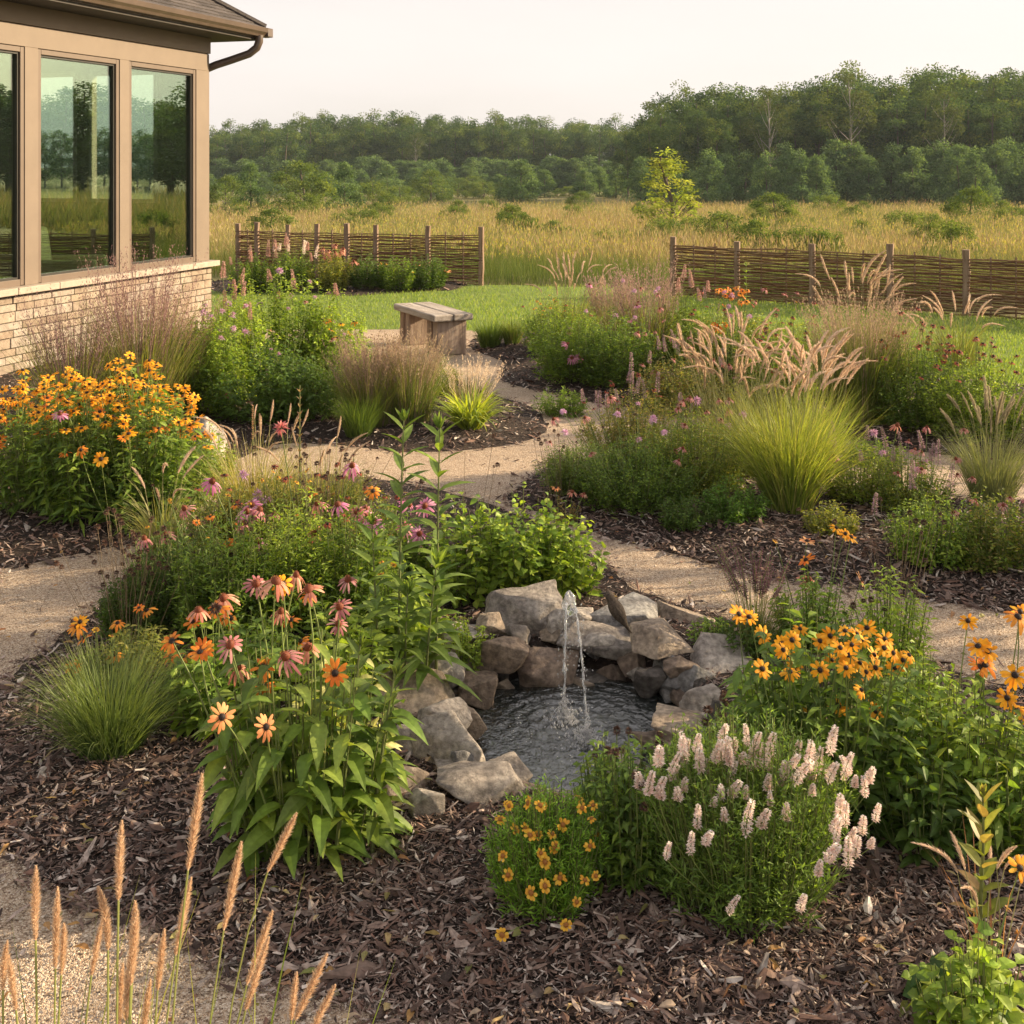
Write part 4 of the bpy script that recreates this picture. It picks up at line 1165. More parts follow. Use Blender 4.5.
for (jx, jy) in JETS:
    nn = 330; r_ = np.abs(rng.normal(0, .04, nn)); an = U(0, 6.28, nn); s__ = U(.0012, .0062, nn)
    C = np.stack([jx + r_ * np.cos(an), jy + r_ * np.sin(an), WATER_Z + np.abs(rng.normal(0, .04, nn)) * np.exp(-r_ * 10)], -1)
    a.add(C[:, None] + oc3 * s__[:, None, None], (np.arange(nn)[:, None, None] * 6 + tr8).reshape(-1, 3))
nn = 160; q_ = U(0, .75, nn) ** .7; an = U(0, 6.28, nn)
C = np.stack([JETS[0][0] + q_ * .3 * np.cos(an), JETS[0][1] - .1 + q_ * .35 * np.sin(an), np.full(nn, WATER_Z + .002)], -1)
a.add(C[:, None] + oc3 * np.array([1, 1, .3]) * U(.001, .004, nn)[:, None, None], (np.arange(nn)[:, None, None] * 6 + tr8).reshape(-1, 3))
tag(local(a).build('splash', M['jet'], ft), kind='stuff')

# ------------------------------------------------------------------ little bird on the slab
def skin_mesh(name, verts, edges, radii, mat, sub=2):
    me = bpy.data.meshes.new(name); me.from_pydata(verts, edges, [])
    o = bpy.data.objects.new(name, me); COL.objects.link(o)
    md = o.modifiers.new('s', 'SKIN')
    for i, r in enumerate(radii):
        me.skin_vertices[0].data[i].radius = r if isinstance(r, tuple) else (r, r)
    me.skin_vertices[0].data[0].use_root = True
    sm = o.modifiers.new('d', 'SUBSURF'); sm.levels = sub; sm.render_levels = sub
    dg_ = bpy.context.evaluated_depsgraph_get()
    me2 = bpy.data.meshes.new_from_object(o.evaluated_get(dg_))
    bpy.data.objects.remove(o)
    for pl in me2.polygons: pl.use_smooth = True
    me2.materials.clear(); me2.materials.append(mat)
    return me2
M['feather'] = noise_mat('brown_feathers', [(0.3, (0.035, 0.025, 0.02)), (0.55, (0.10, 0.075, 0.055)), (0.75, (0.17, 0.13, 0.10))], 120, 6, 0.85, 0.5, 200, .003)
M['beak'] = noise_mat('beak', [(0.3, (0.03, 0.025, 0.02)), (0.7, (0.05, 0.04, 0.03))], 30, 3, .4, 0)
sp_ = AT(616, 620, 4.98)
bz = sp_[2]
bird = empty('small_bird', (sp_[0], sp_[1], bz), 0, 'small dark brown bird perched on the flat slab beside the fountain', 'bird')
bs = np.array([(.066, -.056, .001), (.052, -.038, .006), (.038, -.016, .0105), (.022, .010, .023), (.008, .034, .031), (-.006, .058, .0295), (-.016, .077, .0215), (-.022, .091, .0185), (-.029, .104, .0195), (-.036, .113, .0145), (-.041, .118, .003)])
tb = np.linspace(0, len(bs) - 1, 34); u_ = np.arange(len(bs))
def cub(v):
    return np.array([np.interp(np.clip(q + np.array([-.45, -.2, 0, .2, .45]), 0, len(bs) - 1), u_, v).mean() for q in tb])
a = Acc(); a.smooth = True
tubes(a, np.stack([cub(bs[:, 0]), 0 * tb, cub(bs[:, 1])], -1), np.maximum(cub(bs[:, 2]), .0008), sides=14)
a.build('body', M['feather'], bird)
a = Acc(); a.smooth = True; tubes(a, np.array([(-.036, 0, .110), (-.056, 0, .111), (-.072, 0, .108)]), np.array([.0055, .0034, .0006]), sides=8); a.build('beak', M['beak'], bird)
a = Acc(); a.smooth = True
for s in (-1, 1):
    P = np.array([(-.004, s * .025, .066), (.012, s * .026, .038), (.034, s * .016, .002)]); tubes(a, P, np.array([.004, .010, .001]), sides=8)
a.build('wings', M['feather'], bird)
for s in (-1, 1):
    a = Acc(); tubes(a, np.array([(-.002, s * .008, .02), (-.004, s * .009, .0), (-.014, s * .009, -.001)]), .0018, sides=5); a.build('leg', M['beak'], bird)
    a = Acc(); a.smooth = True; tubes(a, np.array([(-.033, s * .0145, .110), (-.033, s * .0178, .111)]), .0022, sides=8, cap=True); a.build('eye', M['dark'], bird)
# ------------------------------------------------------------------ flowers
FL = {}
def daisy(np_, r, w, cols, droop, cone_r, cone_h, cone_cols, lift=.15, disc_shift=0.0, ragged=.12):
    p = Acc(); p.smooth = True
    an = np.linspace(0, 2 * np.pi, np_, endpoint=False) + rng.normal(0, .09, np_)
    an = an[rng.uniform(0, 1, np_) > .06]; np_ = len(an)
    D = np.stack([np.cos(an), np.sin(an), np.full(np_, lift) + rng.normal(0, .10, np_)], -1)
    P = np.stack([np.cos(an) * cone_r * .75, np.sin(an) * cone_r * .75, np.zeros(np_)], -1)
    L = (r - cone_r * .6) * U(1 - ragged * 1.6, 1 + ragged, np_)
    leaves(p, P, D, L, w * U(.85, 1.15, np_), mixcol(np_, cols, jit=.12), droop + rng.normal(0, .08, np_), -.15, 4, 'petal', roll=.15)
    c = Acc(); c.smooth = True
    # domed centre studded with florets
    n = 70; k = np.arange(n) + .5; ph = np.arccos(1 - k / n); th_ = np.pi * (1 + 5 ** .5) * k
    Q = np.stack([np.sin(ph) * np.cos(th_) * cone_r, np.sin(ph) * np.sin(th_) * cone_r, np.cos(ph) * cone_h], -1)
    rr, tt = np.linspace(0, np.pi / 2, 5), np.linspace(0, 2 * np.pi, 11)[:-1]
    V = np.stack([np.sin(rr)[:, None] * np.cos(tt) * cone_r * .93, np.sin(rr)[:, None] * np.sin(tt) * cone_r * .93, np.cos(rr)[:, None] * cone_h * .93 + 0 * tt], -1)
    I = np.arange(50).reshape(5, 10); J = np.roll(I, -1, 1)
    c.add(V, np.stack([I[:-1], I[1:], J[1:], J[:-1]], -1).reshape(-1, 4), cone_cols[0])
    leaves(c, Q, Q / np.array([cone_r, cone_r, cone_h]) + np.array([0, 0, .3]), cone_r * .22, cone_r * .16, mixcol(n, cone_cols), 0, 0, 1)
    return p.mesh('petals', M['petal']), c.mesh('cone', M['cone'])
dark = [(.022, .012, .009), (.045, .022, .012)]
och = [(.15, .035, .012), (.30, .085, .02), (.05, .015, .01)]
FL['rud'] = [daisy(13, .036, .0125, [(.86, .40, .02), (.80, .30, .015), (.9, .48, .05)], d, .0105, .009, dark) for d in (.1, .3, .55, .2)]
FL['rudo'] = [daisy(12, .038, .013, [(.80, .27, .035), (.72, .18, .03), (.85, .36, .06)], d, .0115, .009, dark) for d in (.2, .45, .8)]
FL['rudp'] = [daisy(12, .040, .012, [(.80, .38, .16), (.78, .30, .12), (.85, .48, .20)], d, .0115, .009, dark) for d in (.15, .35)]
FL['echi'] = [daisy(14, .046, .0115, [(.66, .24, .42), (.58, .17, .34), (.74, .36, .50)], d, .0155, .021, och, lift=.0) for d in (.5, .8, 1.1)]
FL['coral'] = [daisy(14, .045, .012, [(.66, .29, .20), (.56, .20, .15), (.74, .42, .28)], d, .0165, .022, och, lift=-.05) for d in (.7, 1.0, 1.3)]
FL['dust'] = [daisy(13, .044, .0105, [(.52, .20, .20), (.62, .32, .30), (.46, .15, .17)], d, .0155, .021, och, lift=.0) for d in (.5, 1.0)]
FL['tick'] = [daisy(9, .0155, .0085, [(.80, .45, .05), (.84, .54, .08), (.72, .36, .04)], d, .0068, .006, [(.25, .10, .02), (.40, .2, .03)]) for d in (.0, .3, .6)]
FL['red'] = [daisy(10, .028, .011, [(.24, .045, .035), (.34, .09, .05)], d, .010, .010, dark) for d in (.4, .9)]
def seedhead():
    c = Acc(); n = 60; k = np.arange(n) + .5; ph = np.arccos(1 - 1.7 * k / n); th_ = np.pi * (1 + 5 ** .5) * k
    Q = np.stack([np.sin(ph) * np.cos(th_), np.sin(ph) * np.sin(th_), np.cos(ph)], -1) * .008
    leaves(c, Q * .5, Q, .011, .005, mixcol(n, [(.09, .045, .03), (.05, .028, .02), (.16, .08, .05)]), 0, .2, 1)
    return c.mesh('seed_head', M['cone'])
FL['seed'] = [(seedhead(), None) for _ in range(2)]
def tuft(cols, r, n=70):
    """shaggy head of narrow curved florets"""
    p = Acc(); th_ = U(0, 6.28, n); el = U(-.3, 1.3, n)
    D = np.stack([np.cos(th_) * np.cos(el), np.sin(th_) * np.cos(el), np.sin(el)], -1)
    leaves(p, D * r * .25, D, r * U(.6, 1.1, n), r * .22, mixcol(n, cols), U(.0, .6, n), .3, 2, 'lance')
    return p.mesh('petals', M['petal']), None
FL['balm'] = [tuft([(.55, .34, .50), (.68, .46, .60), (.45, .25, .42)], .032) for _ in range(2)]
FL['balmred'] = [tuft([(.52, .16, .17), (.6, .28, .26)], .036)]
def spike(L, r, cols, n, taper=.5, bend=.1, wh=.006, ll=.010, core=(.2, .25, .1), lean=.3):
    p = Acc(); t = np.sort(U(0, 1, n)) ; th_ = np.arange(n) * 2.4
    ax = np.stack([bend * L * t ** 2, 0 * t, L * t], -1)
    rad = r * (1 - taper * t) * np.minimum(1, 6 * t + .4)
    D = np.stack([np.cos(th_), np.sin(th_), np.full(n, lean) + rng.normal(0, .3, n)], -1)
    P = ax + D * np.array([1, 1, 0]) * (rad * .35)[:, None]
    leaves(p, P, D, rad * U(.7, 1.2, n) + ll * .2, wh, mixcol(n, cols, jit=.2), .2, .45, 1, roll=1.2)
    tt = np.linspace(0, 1, 5); tubes(p, np.stack([bend * L * tt ** 2, 0 * tt, L * tt], -1), .0018, core, 4)
    return p.mesh('flower_spike', M['petal']), None
FL['white'] = [spike(l, .0135, [(.87, .77, .73), (.92, .86, .82), (.74, .56, .53), (.88, .80, .73)], 150, .55, .15, .0065) for l in (.055, .075, .095)]
FL['pink'] = [spike(l, .026, [(.58, .34, .32), (.66, .46, .42), (.44, .28, .24)], 190, .6, .08, .009) for l in (.11, .16)]
FL['lilac'] = [spike(l, .018, [(.38, .26, .32), (.48, .34, .38), (.30, .2, .2)], 120, .6, .08, .007) for l in (.10, .14)]
FL['purple'] = [spike(l, .010, [(.20, .11, .14), (.30, .17, .18), (.14, .08, .09)], 130, .5, .05, .005) for l in (.12, .17)]
def plume(L, r, cols, n, bend, up=.9, w=.0022, ll=1.0, taper=.7):
    p = Acc(); t = rng.uniform(0, 1, n); th_ = U(0, 6.28, n)
    ax = np.stack([bend * L * t ** 2, 0 * t, L * (t - .25 * abs(bend) * t ** 2)], -1)
    T = unit(np.stack([2 * bend * t, 0 * t, 1 - .5 * abs(bend) * t], -1))
    rad = r * np.sin(np.pi * (t * .86 + .12)) ** .6
    O = np.stack([np.cos(th_), np.sin(th_), 0 * th_], -1)
    D = unit(O * (1 - up) + T * up + rng.normal(0, .08, (n, 3)))
    leaves(p, ax + O * (rad * .15)[:, None], D, rad * ll * U(.8, 1.6, n) / max(1 - up, .25) * .55, w, mixcol(n, cols, jit=.25), .05, .2, 1, roll=1)
    tt = np.linspace(0, 1, 7); tubes(p, np.stack([bend * L * tt ** 2, 0 * tt, L * (tt - .25 * abs(bend) * tt ** 2)], -1), .0016, cols[0], 4)
    return p.mesh('plume', M['plume']), None
tanp = [(.74, .58, .43), (.84, .72, .56), (.60, .45, .33)]
FL['plume'] = [plume(l, .0115, tanp, 640, b, .8) for l, b in ((.20, .15), (.24, .4), (.18, -.1), (.22, .7))]
FL['plumep'] = [plume(l, .012, [(.78, .62, .48), (.86, .73, .58), (.64, .48, .38)], 640, b, .75) for l, b in ((.22, .25), (.26, .6), (.2, .9))]
FL['fox'] = [plume(l, .0062, [(.70, .53, .37), (.80, .65, .48), (.58, .41, .28)], 1500, b, .62, .0009, 1.25) for l, b in ((.15, .02), (.17, .06), (.13, .12), (.16, -.05))]
FL['bluep'] = [plume(l, .013, [(.50, .44, .30), (.6, .52, .36), (.4, .36, .24)], 300, .1, .85, .002) for l in (.15, .2)]

stem_g = (.13, .17, .045)
def add_flower(root, kind, pos, tilt=None, s=1.0, az=None):
    pm, cm = FL[kind][rng.integers(len(FL[kind]))]
    nm = {'petals': 'flower_head'}.get(pm.name.split('.')[0], pm.name.split('.')[0])
    f = bpy.data.objects.new(nm, pm); link(f, root)
    rp = Vector(root.location)
    f.location = Vector(pos) - rp
    if nm == 'flower_head':
        tl_ = U(.15, .75) if tilt is None else tilt
        a_ = rng.normal(-1.3, .9) if az is None else az    # heads lean mostly to the open side and the light
        f.rotation_euler = Euler((0, tl_, a_), 'XYZ')
        f.rotation_euler = (Matrix.Rotation(a_, 3, 'Z') @ Matrix.Rotation(tl_, 3, 'Y') @ Matrix.Rotation(U(0, 6.28), 3, 'Z')).to_euler()
    else:
        a_ = U(0, 6.28) if az is None else az; tl_ = U(0, .18) if tilt is None else tilt
        f.rotation_euler = (Matrix.Rotation(a_, 3, 'Z') @ Matrix.Rotation(tl_, 3, 'Y')).to_euler()
    f.scale = (s * U(.88, 1.12), s * U(.88, 1.12), s * U(.75, 1.2))
    if cm is not None:
        link(bpy.data.objects.new('cone', cm), f)
    return f
def stalks(root, heads, base, R, r=.0022, col=stem_g, z0=.1, bow=.12):
    """one part with the stalks that carry the heads (world positions)"""
    if not len(heads): return
    H = np.asarray(heads, float) - np.array(root.location)
    n = len(H); b = H * np.array([.35, .35, 0]) + rng.normal(0, R * .12, (n, 3)) * np.array([1, 1, 0]); b[:, 2] = z0 * H[:, 2]
    K = 7; t = np.linspace(0, 1, K)[None, :, None]
    mid = b + (H - b) * .55 + rng.normal(0, 1, (n, 3)) * np.array([1, 1, .2]) * bow * R
    P = (1 - t) ** 2 * b[:, None] + 2 * t * (1 - t) * mid[:, None] + t ** 2 * H[:, None]
    a = Acc(); tubes(a, P, r * (1.25 - .5 * t[..., 0]), mixcol(n, [col, tuple(np.array(col) * 1.4)]), 5)
    a.build('stems', M['stem'], root)

# ------------------------------------------------------------------ plants
GR = dict(
 mid=[(.12, .19, .04), (.085, .145, .035), (.17, .24, .05)],
 dark=[(.07, .12, .032), (.09, .15, .04), (.05, .09, .025)],
 lime=[(.21, .29, .055), (.16, .24, .045), (.28, .34, .08)],
 olive=[(.18, .21, .06), (.13, .16, .045), (.26, .25, .09)],
 grey=[(.16, .20, .10), (.12, .17, .08), (.21, .24, .13)],
 yel=[(.42, .46, .06), (.34, .42, .05), (.5, .52, .1)])
def sc_at(y): return FPX / y
def foliage(px, py, W, Hh, LL, LW, cols, LAI=4.0, ns=60, segs=2, droop=.35, up=.45, shape='lance', fold=.3, top=.45, name='foliage', roll=.8, depth=.8, low=.1, maxn=60000, stemr=.0022, bend=.35, pairs=False):
    """(acc, root position, radius, height): a clump of leafy stems, W and Hh in photo pixels at its own distance"""
    x, y, z = GB(px, py)
    s = sc_at(y + W / 2 / FPX * y * depth * .5)
    R, H = W / 2 / s, Hh / s
    yc = y + R * depth * .75
    zc = h1(x, yc)
    n_tot = int(min(maxn, 1.5 * LAI * W * Hh / (.5 * LL * LW * s * s)))
    ns = min(ns, max(6, n_tot // 3)); nl = max(3, n_tot // ns)
    a_ = U(0, 6.283, ns); rr = np.sqrt(rng.uniform(0, 1, ns))
    end = np.stack([R * rr * np.cos(a_), R * depth * rr * np.sin(a_), H * (1 - top * rr ** 2) * U(.72, 1.04, ns)], -1)
    st_ = end * np.array([.62, .62, 0]); st_[:, 2] = 0
    mid = st_ + (end - st_) * np.array([bend + .25, bend + .25, .5])
    def bez(t, i):
        t = t[:, None]; return (1 - t) ** 2 * st_[i] + 2 * t * (1 - t) * mid[i] + t ** 2 * end[i]
    a = Acc()
    K = 6; tt = np.tile(np.linspace(0, 1, K), ns); ii = np.repeat(np.arange(ns), K)
    tubes(a, bez(tt, ii).reshape(ns, K, 3), np.linspace(stemr * 1.3, stemr * .5, K), mixcol(ns, [(.10, .13, .035), (.14, .16, .05)]), 4, mat=1)
    i = np.repeat(np.arange(ns), nl); k = np.tile(np.arange(nl), ns)
    t = low + (1 - low) * (k + U(0, 1, len(k))) / nl
    if pairs: t = low + (1 - low) * (k // 2 * 2 + 1.0) / nl
    P = bez(np.clip(t, 0, 1), i)
    ph = (k * 2.4 if not pairs else (k // 2) * 1.57 + (k % 2) * np.pi) + np.repeat(U(0, 6.28, ns), nl) + rng.normal(0, .25, len(k))
    D = np.stack([np.cos(ph), np.sin(ph), np.full(len(k), up) + rng.normal(-.05, .4, len(k))], -1)
    if LL < .075:      # leaves sit on short side shoots
        cl = i * 97 + (k // 5); r2 = np.random.default_rng(int(px * 7 + py)); tab = unit(r2.normal(0, 1, (100 * ns + 99 * ns + nl, 3)))
        sh = tab[cl % len(tab)] * np.array([1, 1, .6]) * ((.16 if segs == 1 else .13) * R) * (1.1 - .5 * t)[:, None]
        P = P + sh + rng.normal(0, .02 * R, P.shape); P[:, 2] = np.maximum(P[:, 2], .01)
    outw = unit(P * np.array([1, 1, 0]) + 1e-6); D = D + outw * .45
    L = LL * (1.1 - .5 * t) * U(.65, 1.25, len(k)); cols = np.asarray(cols) * np.array([1.36, 1.34, 1.0])
    stemtone = np.repeat(U(.8, 1.2, ns), nl)[:, None]
    leaves(a, P, D, L, LW * (1.1 - .35 * t) * U(.7, 1.2, len(k)), np.clip(mixcol(len(k), cols, jit=.2) * stemtone, 0, 1), droop, fold, segs, shape, roll=roll)
    return a, (x, yc, zc), R, H, end
def herb(name, label, px, py, W, Hh, LL, LW, cols, cat='plant', group=None, flowers=(), fixed=(), fr=.0022, **kw):
    a, loc, R, H, end = foliage(px, py, W, Hh, LL, LW, cols, **kw)
    root = empty(name, loc, 0, label, cat, group)
    a.build('foliage', [M['leaf'], M['stem']], root)
    heads = []
    for spec in flowers:          # (kind, count, low fraction, high fraction, size)
        kind, n, f0, f1 = spec[:4]; s = spec[4] if len(spec) > 4 else 1.0
        for _ in range(n):
            e = end[rng.integers(len(end))]
            rr2 = (e[0] ** 2 + e[1] ** 2) / R ** 2
            p = np.array(loc) + np.array([e[0] * U(.8, 1.15), e[1] * U(.7, 1.1), H * (1 - .4 * rr2) * U(f0, f1)])
            add_flower(root, kind, p, s=s * U(.85, 1.15)); heads.append(p)
    for spec in fixed:            # (kind, px, py, depth offset, tilt)
        kind, fx, fy = spec[:3]; dy = spec[3] if len(spec) > 3 and spec[3] is not None else U(-.5, .25) * R
        tl_ = spec[4] if len(spec) > 4 else None
        p = AT(fx, fy, loc[1] + dy); add_flower(root, kind, p, tilt=tl_, s=spec[5] if len(spec) > 5 else 1.0, az=-1.3 + rng.normal(0, .5) if tl_ is not None else None); heads.append(p)
    stalks(root, heads, loc, R, fr)
    return root
def tuftgrass(name, label, px, py, W, Hh, n, wd, cols, tip=None, group=None, cat='ornamental grass', heads=(), curve=(.3, 1.4), lean=(.02, .5), seed=None, seg=5, basef=.42, seedcols=None, seedband=(.55, 1.0), depth=.9, seedl=.012):
    x, y, z = GB(px, py)
    s = sc_at(y + W * .3 / FPX * y); R, H = W / 2 / s, Hh / s
    yc = y + R * basef * 1.2; zc = h1(x, yc)
    root = empty(name, (x, yc, zc), 0, label, cat, group)
    a = Acc(); az = U(0, 6.28, n); rb = R * basef * np.sqrt(rng.uniform(0, 1, n))
    P = np.stack([rb * np.cos(az), rb * np.sin(az), np.zeros(n)], -1)
    L = H * U(.6, 1.12, n); cu = U(*curve, n); le = U(*lean, n)
    blades(a, P, az + rng.normal(0, .5, n), le, cu, L, wd * U(.6, 1.2, n), mixcol(n, cols), seg, tipcol=tip)
    a.build('blades', M['grass'], root)
    if seed:
        nst, per, hh = seed
        b = Acc(); az = U(0, 6.28, nst); rb = R * basef * np.sqrt(rng.uniform(0, 1, nst))
        C = blades(b, np.stack([rb * np.cos(az), rb * np.sin(az), np.zeros(nst)], -1), az + rng.normal(0, .4, nst), U(.0, .36, nst) * (R / H) * 1.6, U(.05, .35, nst), H * hh * U(.75, 1.1, nst), np.full(nst, max(.0018, .6 / s)), mixcol(nst, seedcols or tanp), 6)
        m = nst * per; i = np.repeat(np.arange(nst), per); t = U(*seedband, m) * 6
        k0 = np.minimum(t.astype(int), 5); f = (t - k0)[:, None]
        Q = C[i, k0] * (1 - f) + C[i, k0 + 1] * f
        spread = (.012 + .045 * (1 - (t / 6 - seedband[0]) / (seedband[1] - seedband[0]))) * H
        Q = Q + unit(rng.normal(0, 1, (m, 3))) * (spread * rng.uniform(0, 1, m))[:, None]
        D = np.stack([rng.normal(0, .4, m), rng.normal(0, .4, m), np.ones(m)], -1)
        leaves(b, Q, D, max(seedl, 2.6 / s) * U(.5, 1.3, m), max(.003, .8 / s), mixcol(m, seedcols or tanp, jit=.25), 0, .3, 1)
        b.build('panicles', M['plume'], root)
    hp = []
    for spec in heads:
        kind, k, h0, h1_ = spec[:4]; sz = spec[4] if len(spec) > 4 else 1.0
        for _ in range(k):
            a_ = U(0, 6.28); r_ = R * math.sqrt(U(0, 1)) * .85
            p = np.array([x + r_ * math.cos(a_), yc + r_ * math.sin(a_) * .7, zc + H * U(h0, h1_) * (1 - .15 * (r_ / R) ** 2)])
            add_flower(root, kind, p, tilt=.12 + .5 * r_ / R * U(.5, 1.3), s=sz * U(.8, 1.2), az=a_ + rng.normal(0, .3)); hp.append(p)
    if hp: stalks(root, hp, (x, yc, zc), R, .0016, (.3, .28, .12), z0=0, bow=.05)
    return root

# --- left bed: mass of yellow coneflowers (several clumps)
E = 'herb'
RUDM = 'yellow daisy clumps of the left bed'
for i, (px, py, W, H, lab, nf) in enumerate([
    (18, 520, 90, 140, 'yellow orange daisy clump cut by the left edge of the photo', 26),
    (70, 532, 100, 150, 'yellow orange daisy clump in front with one pink coneflower above', 30),
    (128, 540, 110, 165, 'tallest yellow orange daisy clump reaching over the brick wall', 36),
    (165, 520, 90, 120, 'orange daisy clump at the right end beside the boulder', 26),
    (60, 485, 110, 110, 'yellow daisy clump at the back against the brick wall', 34),
    (125, 480, 100, 110, 'golden daisy clump behind the tallest one', 26)]):
    fx = [('echi', 60, 414, -.2, .5)] if i == 1 else []
    if i == 2: fx = [('rud', 101, 459, -.35, 1.1, 1.25), ('rud', 125, 368, -.1), ('rud', 133, 380, -.1), ('rudo', 81, 450, -.3, .9)]
    herb('daisy_clump', lab, px, py, W, H, .11, .032, GR['mid'] + [(.05, .09, .025)], 'flowering plant', RUDM, flowers=[('rud', nf + 14, .78, 1.08, 1.02), ('rudo', 7, .6, .95)], fixed=fx, ns=46, segs=2, LAI=3.6)
tuftgrass('purple_grass', 'purple seeded grass clump against the brick wall at far left', 62, 440, 110, 125, 500, .006, GR['olive'], seed=(190, 26, 1.1), seedcols=[(.30, .19, .19), (.38, .25, .24), (.24, .15, .15)])
tuftgrass('purple_grass', 'tall purple seeded grass clump below the corner of the windows', 130, 432, 120, 150, 700, .006, GR['olive'], seed=(230, 28, 1.12), seedcols=[(.32, .20, .19), (.42, .28, .25), (.25, .15, .15)])
tuftgrass('purple_grass', 'green based reddish grass between the daisies and the leafy shrub', 172, 420, 90, 110, 600, .006, GR['mid'], seed=(120, 26, 1.05), seedcols=[(.34, .20, .17), (.42, .28, .22)])
# --- centre left bed: leafy perennials with pink spikes
PK = 'leafy perennials of the centre left bed'
herb('pink_spike_plant', 'leafy perennial with lilac tufts beside the house corner', 205, 420, 85, 120, .055, .026, GR['lime'] + GR['mid'], 'flowering plant', PK, flowers=[('balm', 8, .85, 1.05)], fixed=[('balm', 268, 372, None), ('balm', 230, 396, None), ('balmred', 228, 396, -.2), ('balm', 190, 392, None)], LAI=4)
herb('pink_spike_plant', 'tall perennial with pink spikes nearest the house corner', 235, 405, 75, 130, .06, .026, GR['lime'], 'flowering plant', PK, fixed=[('pink', 234, 300, None), ('pink', 226, 312, None), ('pink', 250, 320, None), ('pink', 243, 296, None), ('balm', 205, 305, None)], flowers=[('pink', 4, .9, 1.1)])
herb('pink_spike_plant', 'tall perennial with a pink spike against the lawn', 285, 400, 95, 135, .06, .028, GR['lime'] + GR['mid'], 'flowering plant', PK, fixed=[('pink', 278, 302, None), ('pink', 294, 290, None), ('pink', 270, 282, None)], flowers=[('balm', 5, .8, 1.0)])
herb('pink_spike_plant', 'lime green leafy perennial with a few orange daisies on top', 328, 400, 80, 110, .06, .026, GR['lime'], 'flowering plant', PK, fixed=[('pink', 336, 296, None), ('rud', 331, 330, None), ('rud', 341, 324, None), ('rud', 350, 333, None), ('rudo', 327, 321, None), ('rud', 337, 338, None), ('rudo', 354, 322, None)])
herb('leafy_shrub', 'dark leafy perennial at the foot of the pink spikes', 262, 428, 130, 85, .07, .035, GR['dark'], 'plant', PK, LAI=4.5)
herb('leafy_shrub', 'low dark foliage next to the mulch edge of the centre left bed', 315, 424, 70, 60, .05, .022, GR['dark'], 'plant', PK)
tuftgrass('purple_grass', 'soft rosy brown grass in front of the bench', 368, 432, 95, 85, 900, .004, GR['olive'], seed=(260, 26, 1.05), seedcols=[(.36, .27, .20), (.42, .33, .22), (.33, .22, .19)])
tuftgrass('purple_grass', 'hazy tan and pink grass clump at the left of the day lily', 408, 428, 90, 82, 900, .004, GR['olive'] + GR['mid'], seed=(260, 26, 1.05), seedcols=[(.40, .32, .20), (.36, .26, .2)])
tuftgrass('purple_grass', 'short green grass tuft on the mulch edge below the rosy grass', 357, 440, 60, 50, 700, .004, GR['mid'])
tuftgrass('day_lily', 'yellow green strap leaved day lily clump on the mulch tip', 470, 432, 92, 52, 230, .026, GR['yel'] + GR['lime'], cat='plant', curve=(1.0, 2.1), lean=(.1, .8), basef=.2, seg=6)
tuftgrass('purple_grass', 'thin straw coloured grass behind the day lily', 468, 412, 80, 42, 300, .003, GR['olive'], seed=(80, 14, 1.2), seedcols=tanp)
# sculpted spike stalk
def tall_stalk(name, label, px, py, top, LL, LW, n, col, cat='tall plant', headk=None, lean=0.0, group=None, up=.3, pairs=True, droop=.55, whorl=2, low=.15, taper=.38, r=.006, dy=0.0):
    x, y, z = GB(px, py); y += dy; z = h1(x, y)
    T = AT(px + lean, top, y); H = T[2] - z
    root = empty(name, (x, y, z), 0, label, cat, group)
    K = 10; t = np.linspace(0, 1, K)
    C = np.stack([(T[0] - x) * t ** 1.5, .01 * np.sin(t * 6), H * t], -1)
    a = Acc(); tubes(a, C, r * (1.1 - .7 * t), (.15, .17, .06), 7); a.build('stem', M['stem'], root)
    a = Acc(); a.smooth = False
    k = np.arange(n); tt = low + (1 - low) * (k // whorl) / (n / whorl); ph = (k // whorl) * 1.35 + (k % whorl) * 2 * np.pi / whorl + rng.normal(0, .2, n)
    P = np.stack([np.interp(tt, t, C[:, i]) for i in range(3)], -1)
    D = np.stack([np.cos(ph), np.sin(ph), up + .5 * tt + rng.normal(0, .12, n)], -1)
    sc_ = (1 - taper * tt ** 1.6)
    leaves(a, P, D, LL * sc_ * U(.8, 1.15, n), LW * sc_, mixcol(n, col), droop * (1.2 - tt), .35, 5, 'lance', roll=.15)
    m = 14; D = np.stack([rng.normal(0, .35, m), rng.normal(0, .35, m), np.ones(m)], -1)
    leaves(a, np.repeat(C[-1:], m, 0) - np.array([0, 0, .02]), D, LL * .3 * U(.6, 1.2, m), LW * .3, mixcol(m, col), 0, .4, 3)
    a.build('foliage', M['leaf'], root)
    if headk: add_flower(root, headk, np.array((x, y, z)) + C[-1], tilt=0)
    return root
tall_stalk('seed_stalk', 'tall dry brown stalk standing alone before the gravel path', 300, 560, 385, .035, .012, 60, [(.26, .17, .10), (.32, .22, .14)], cat='plant stalk', up=.9, whorl=3, taper=.2, droop=.2)
tall_stalk('seed_stalk', 'short pink pointed stalk left of the tall dry one', 253, 520, 405, .02, .01, 50, [(.5, .28, .24), (.42, .2, .2)], cat='plant stalk', whorl=3, up=1.2, low=.7, taper=.3, droop=.1)
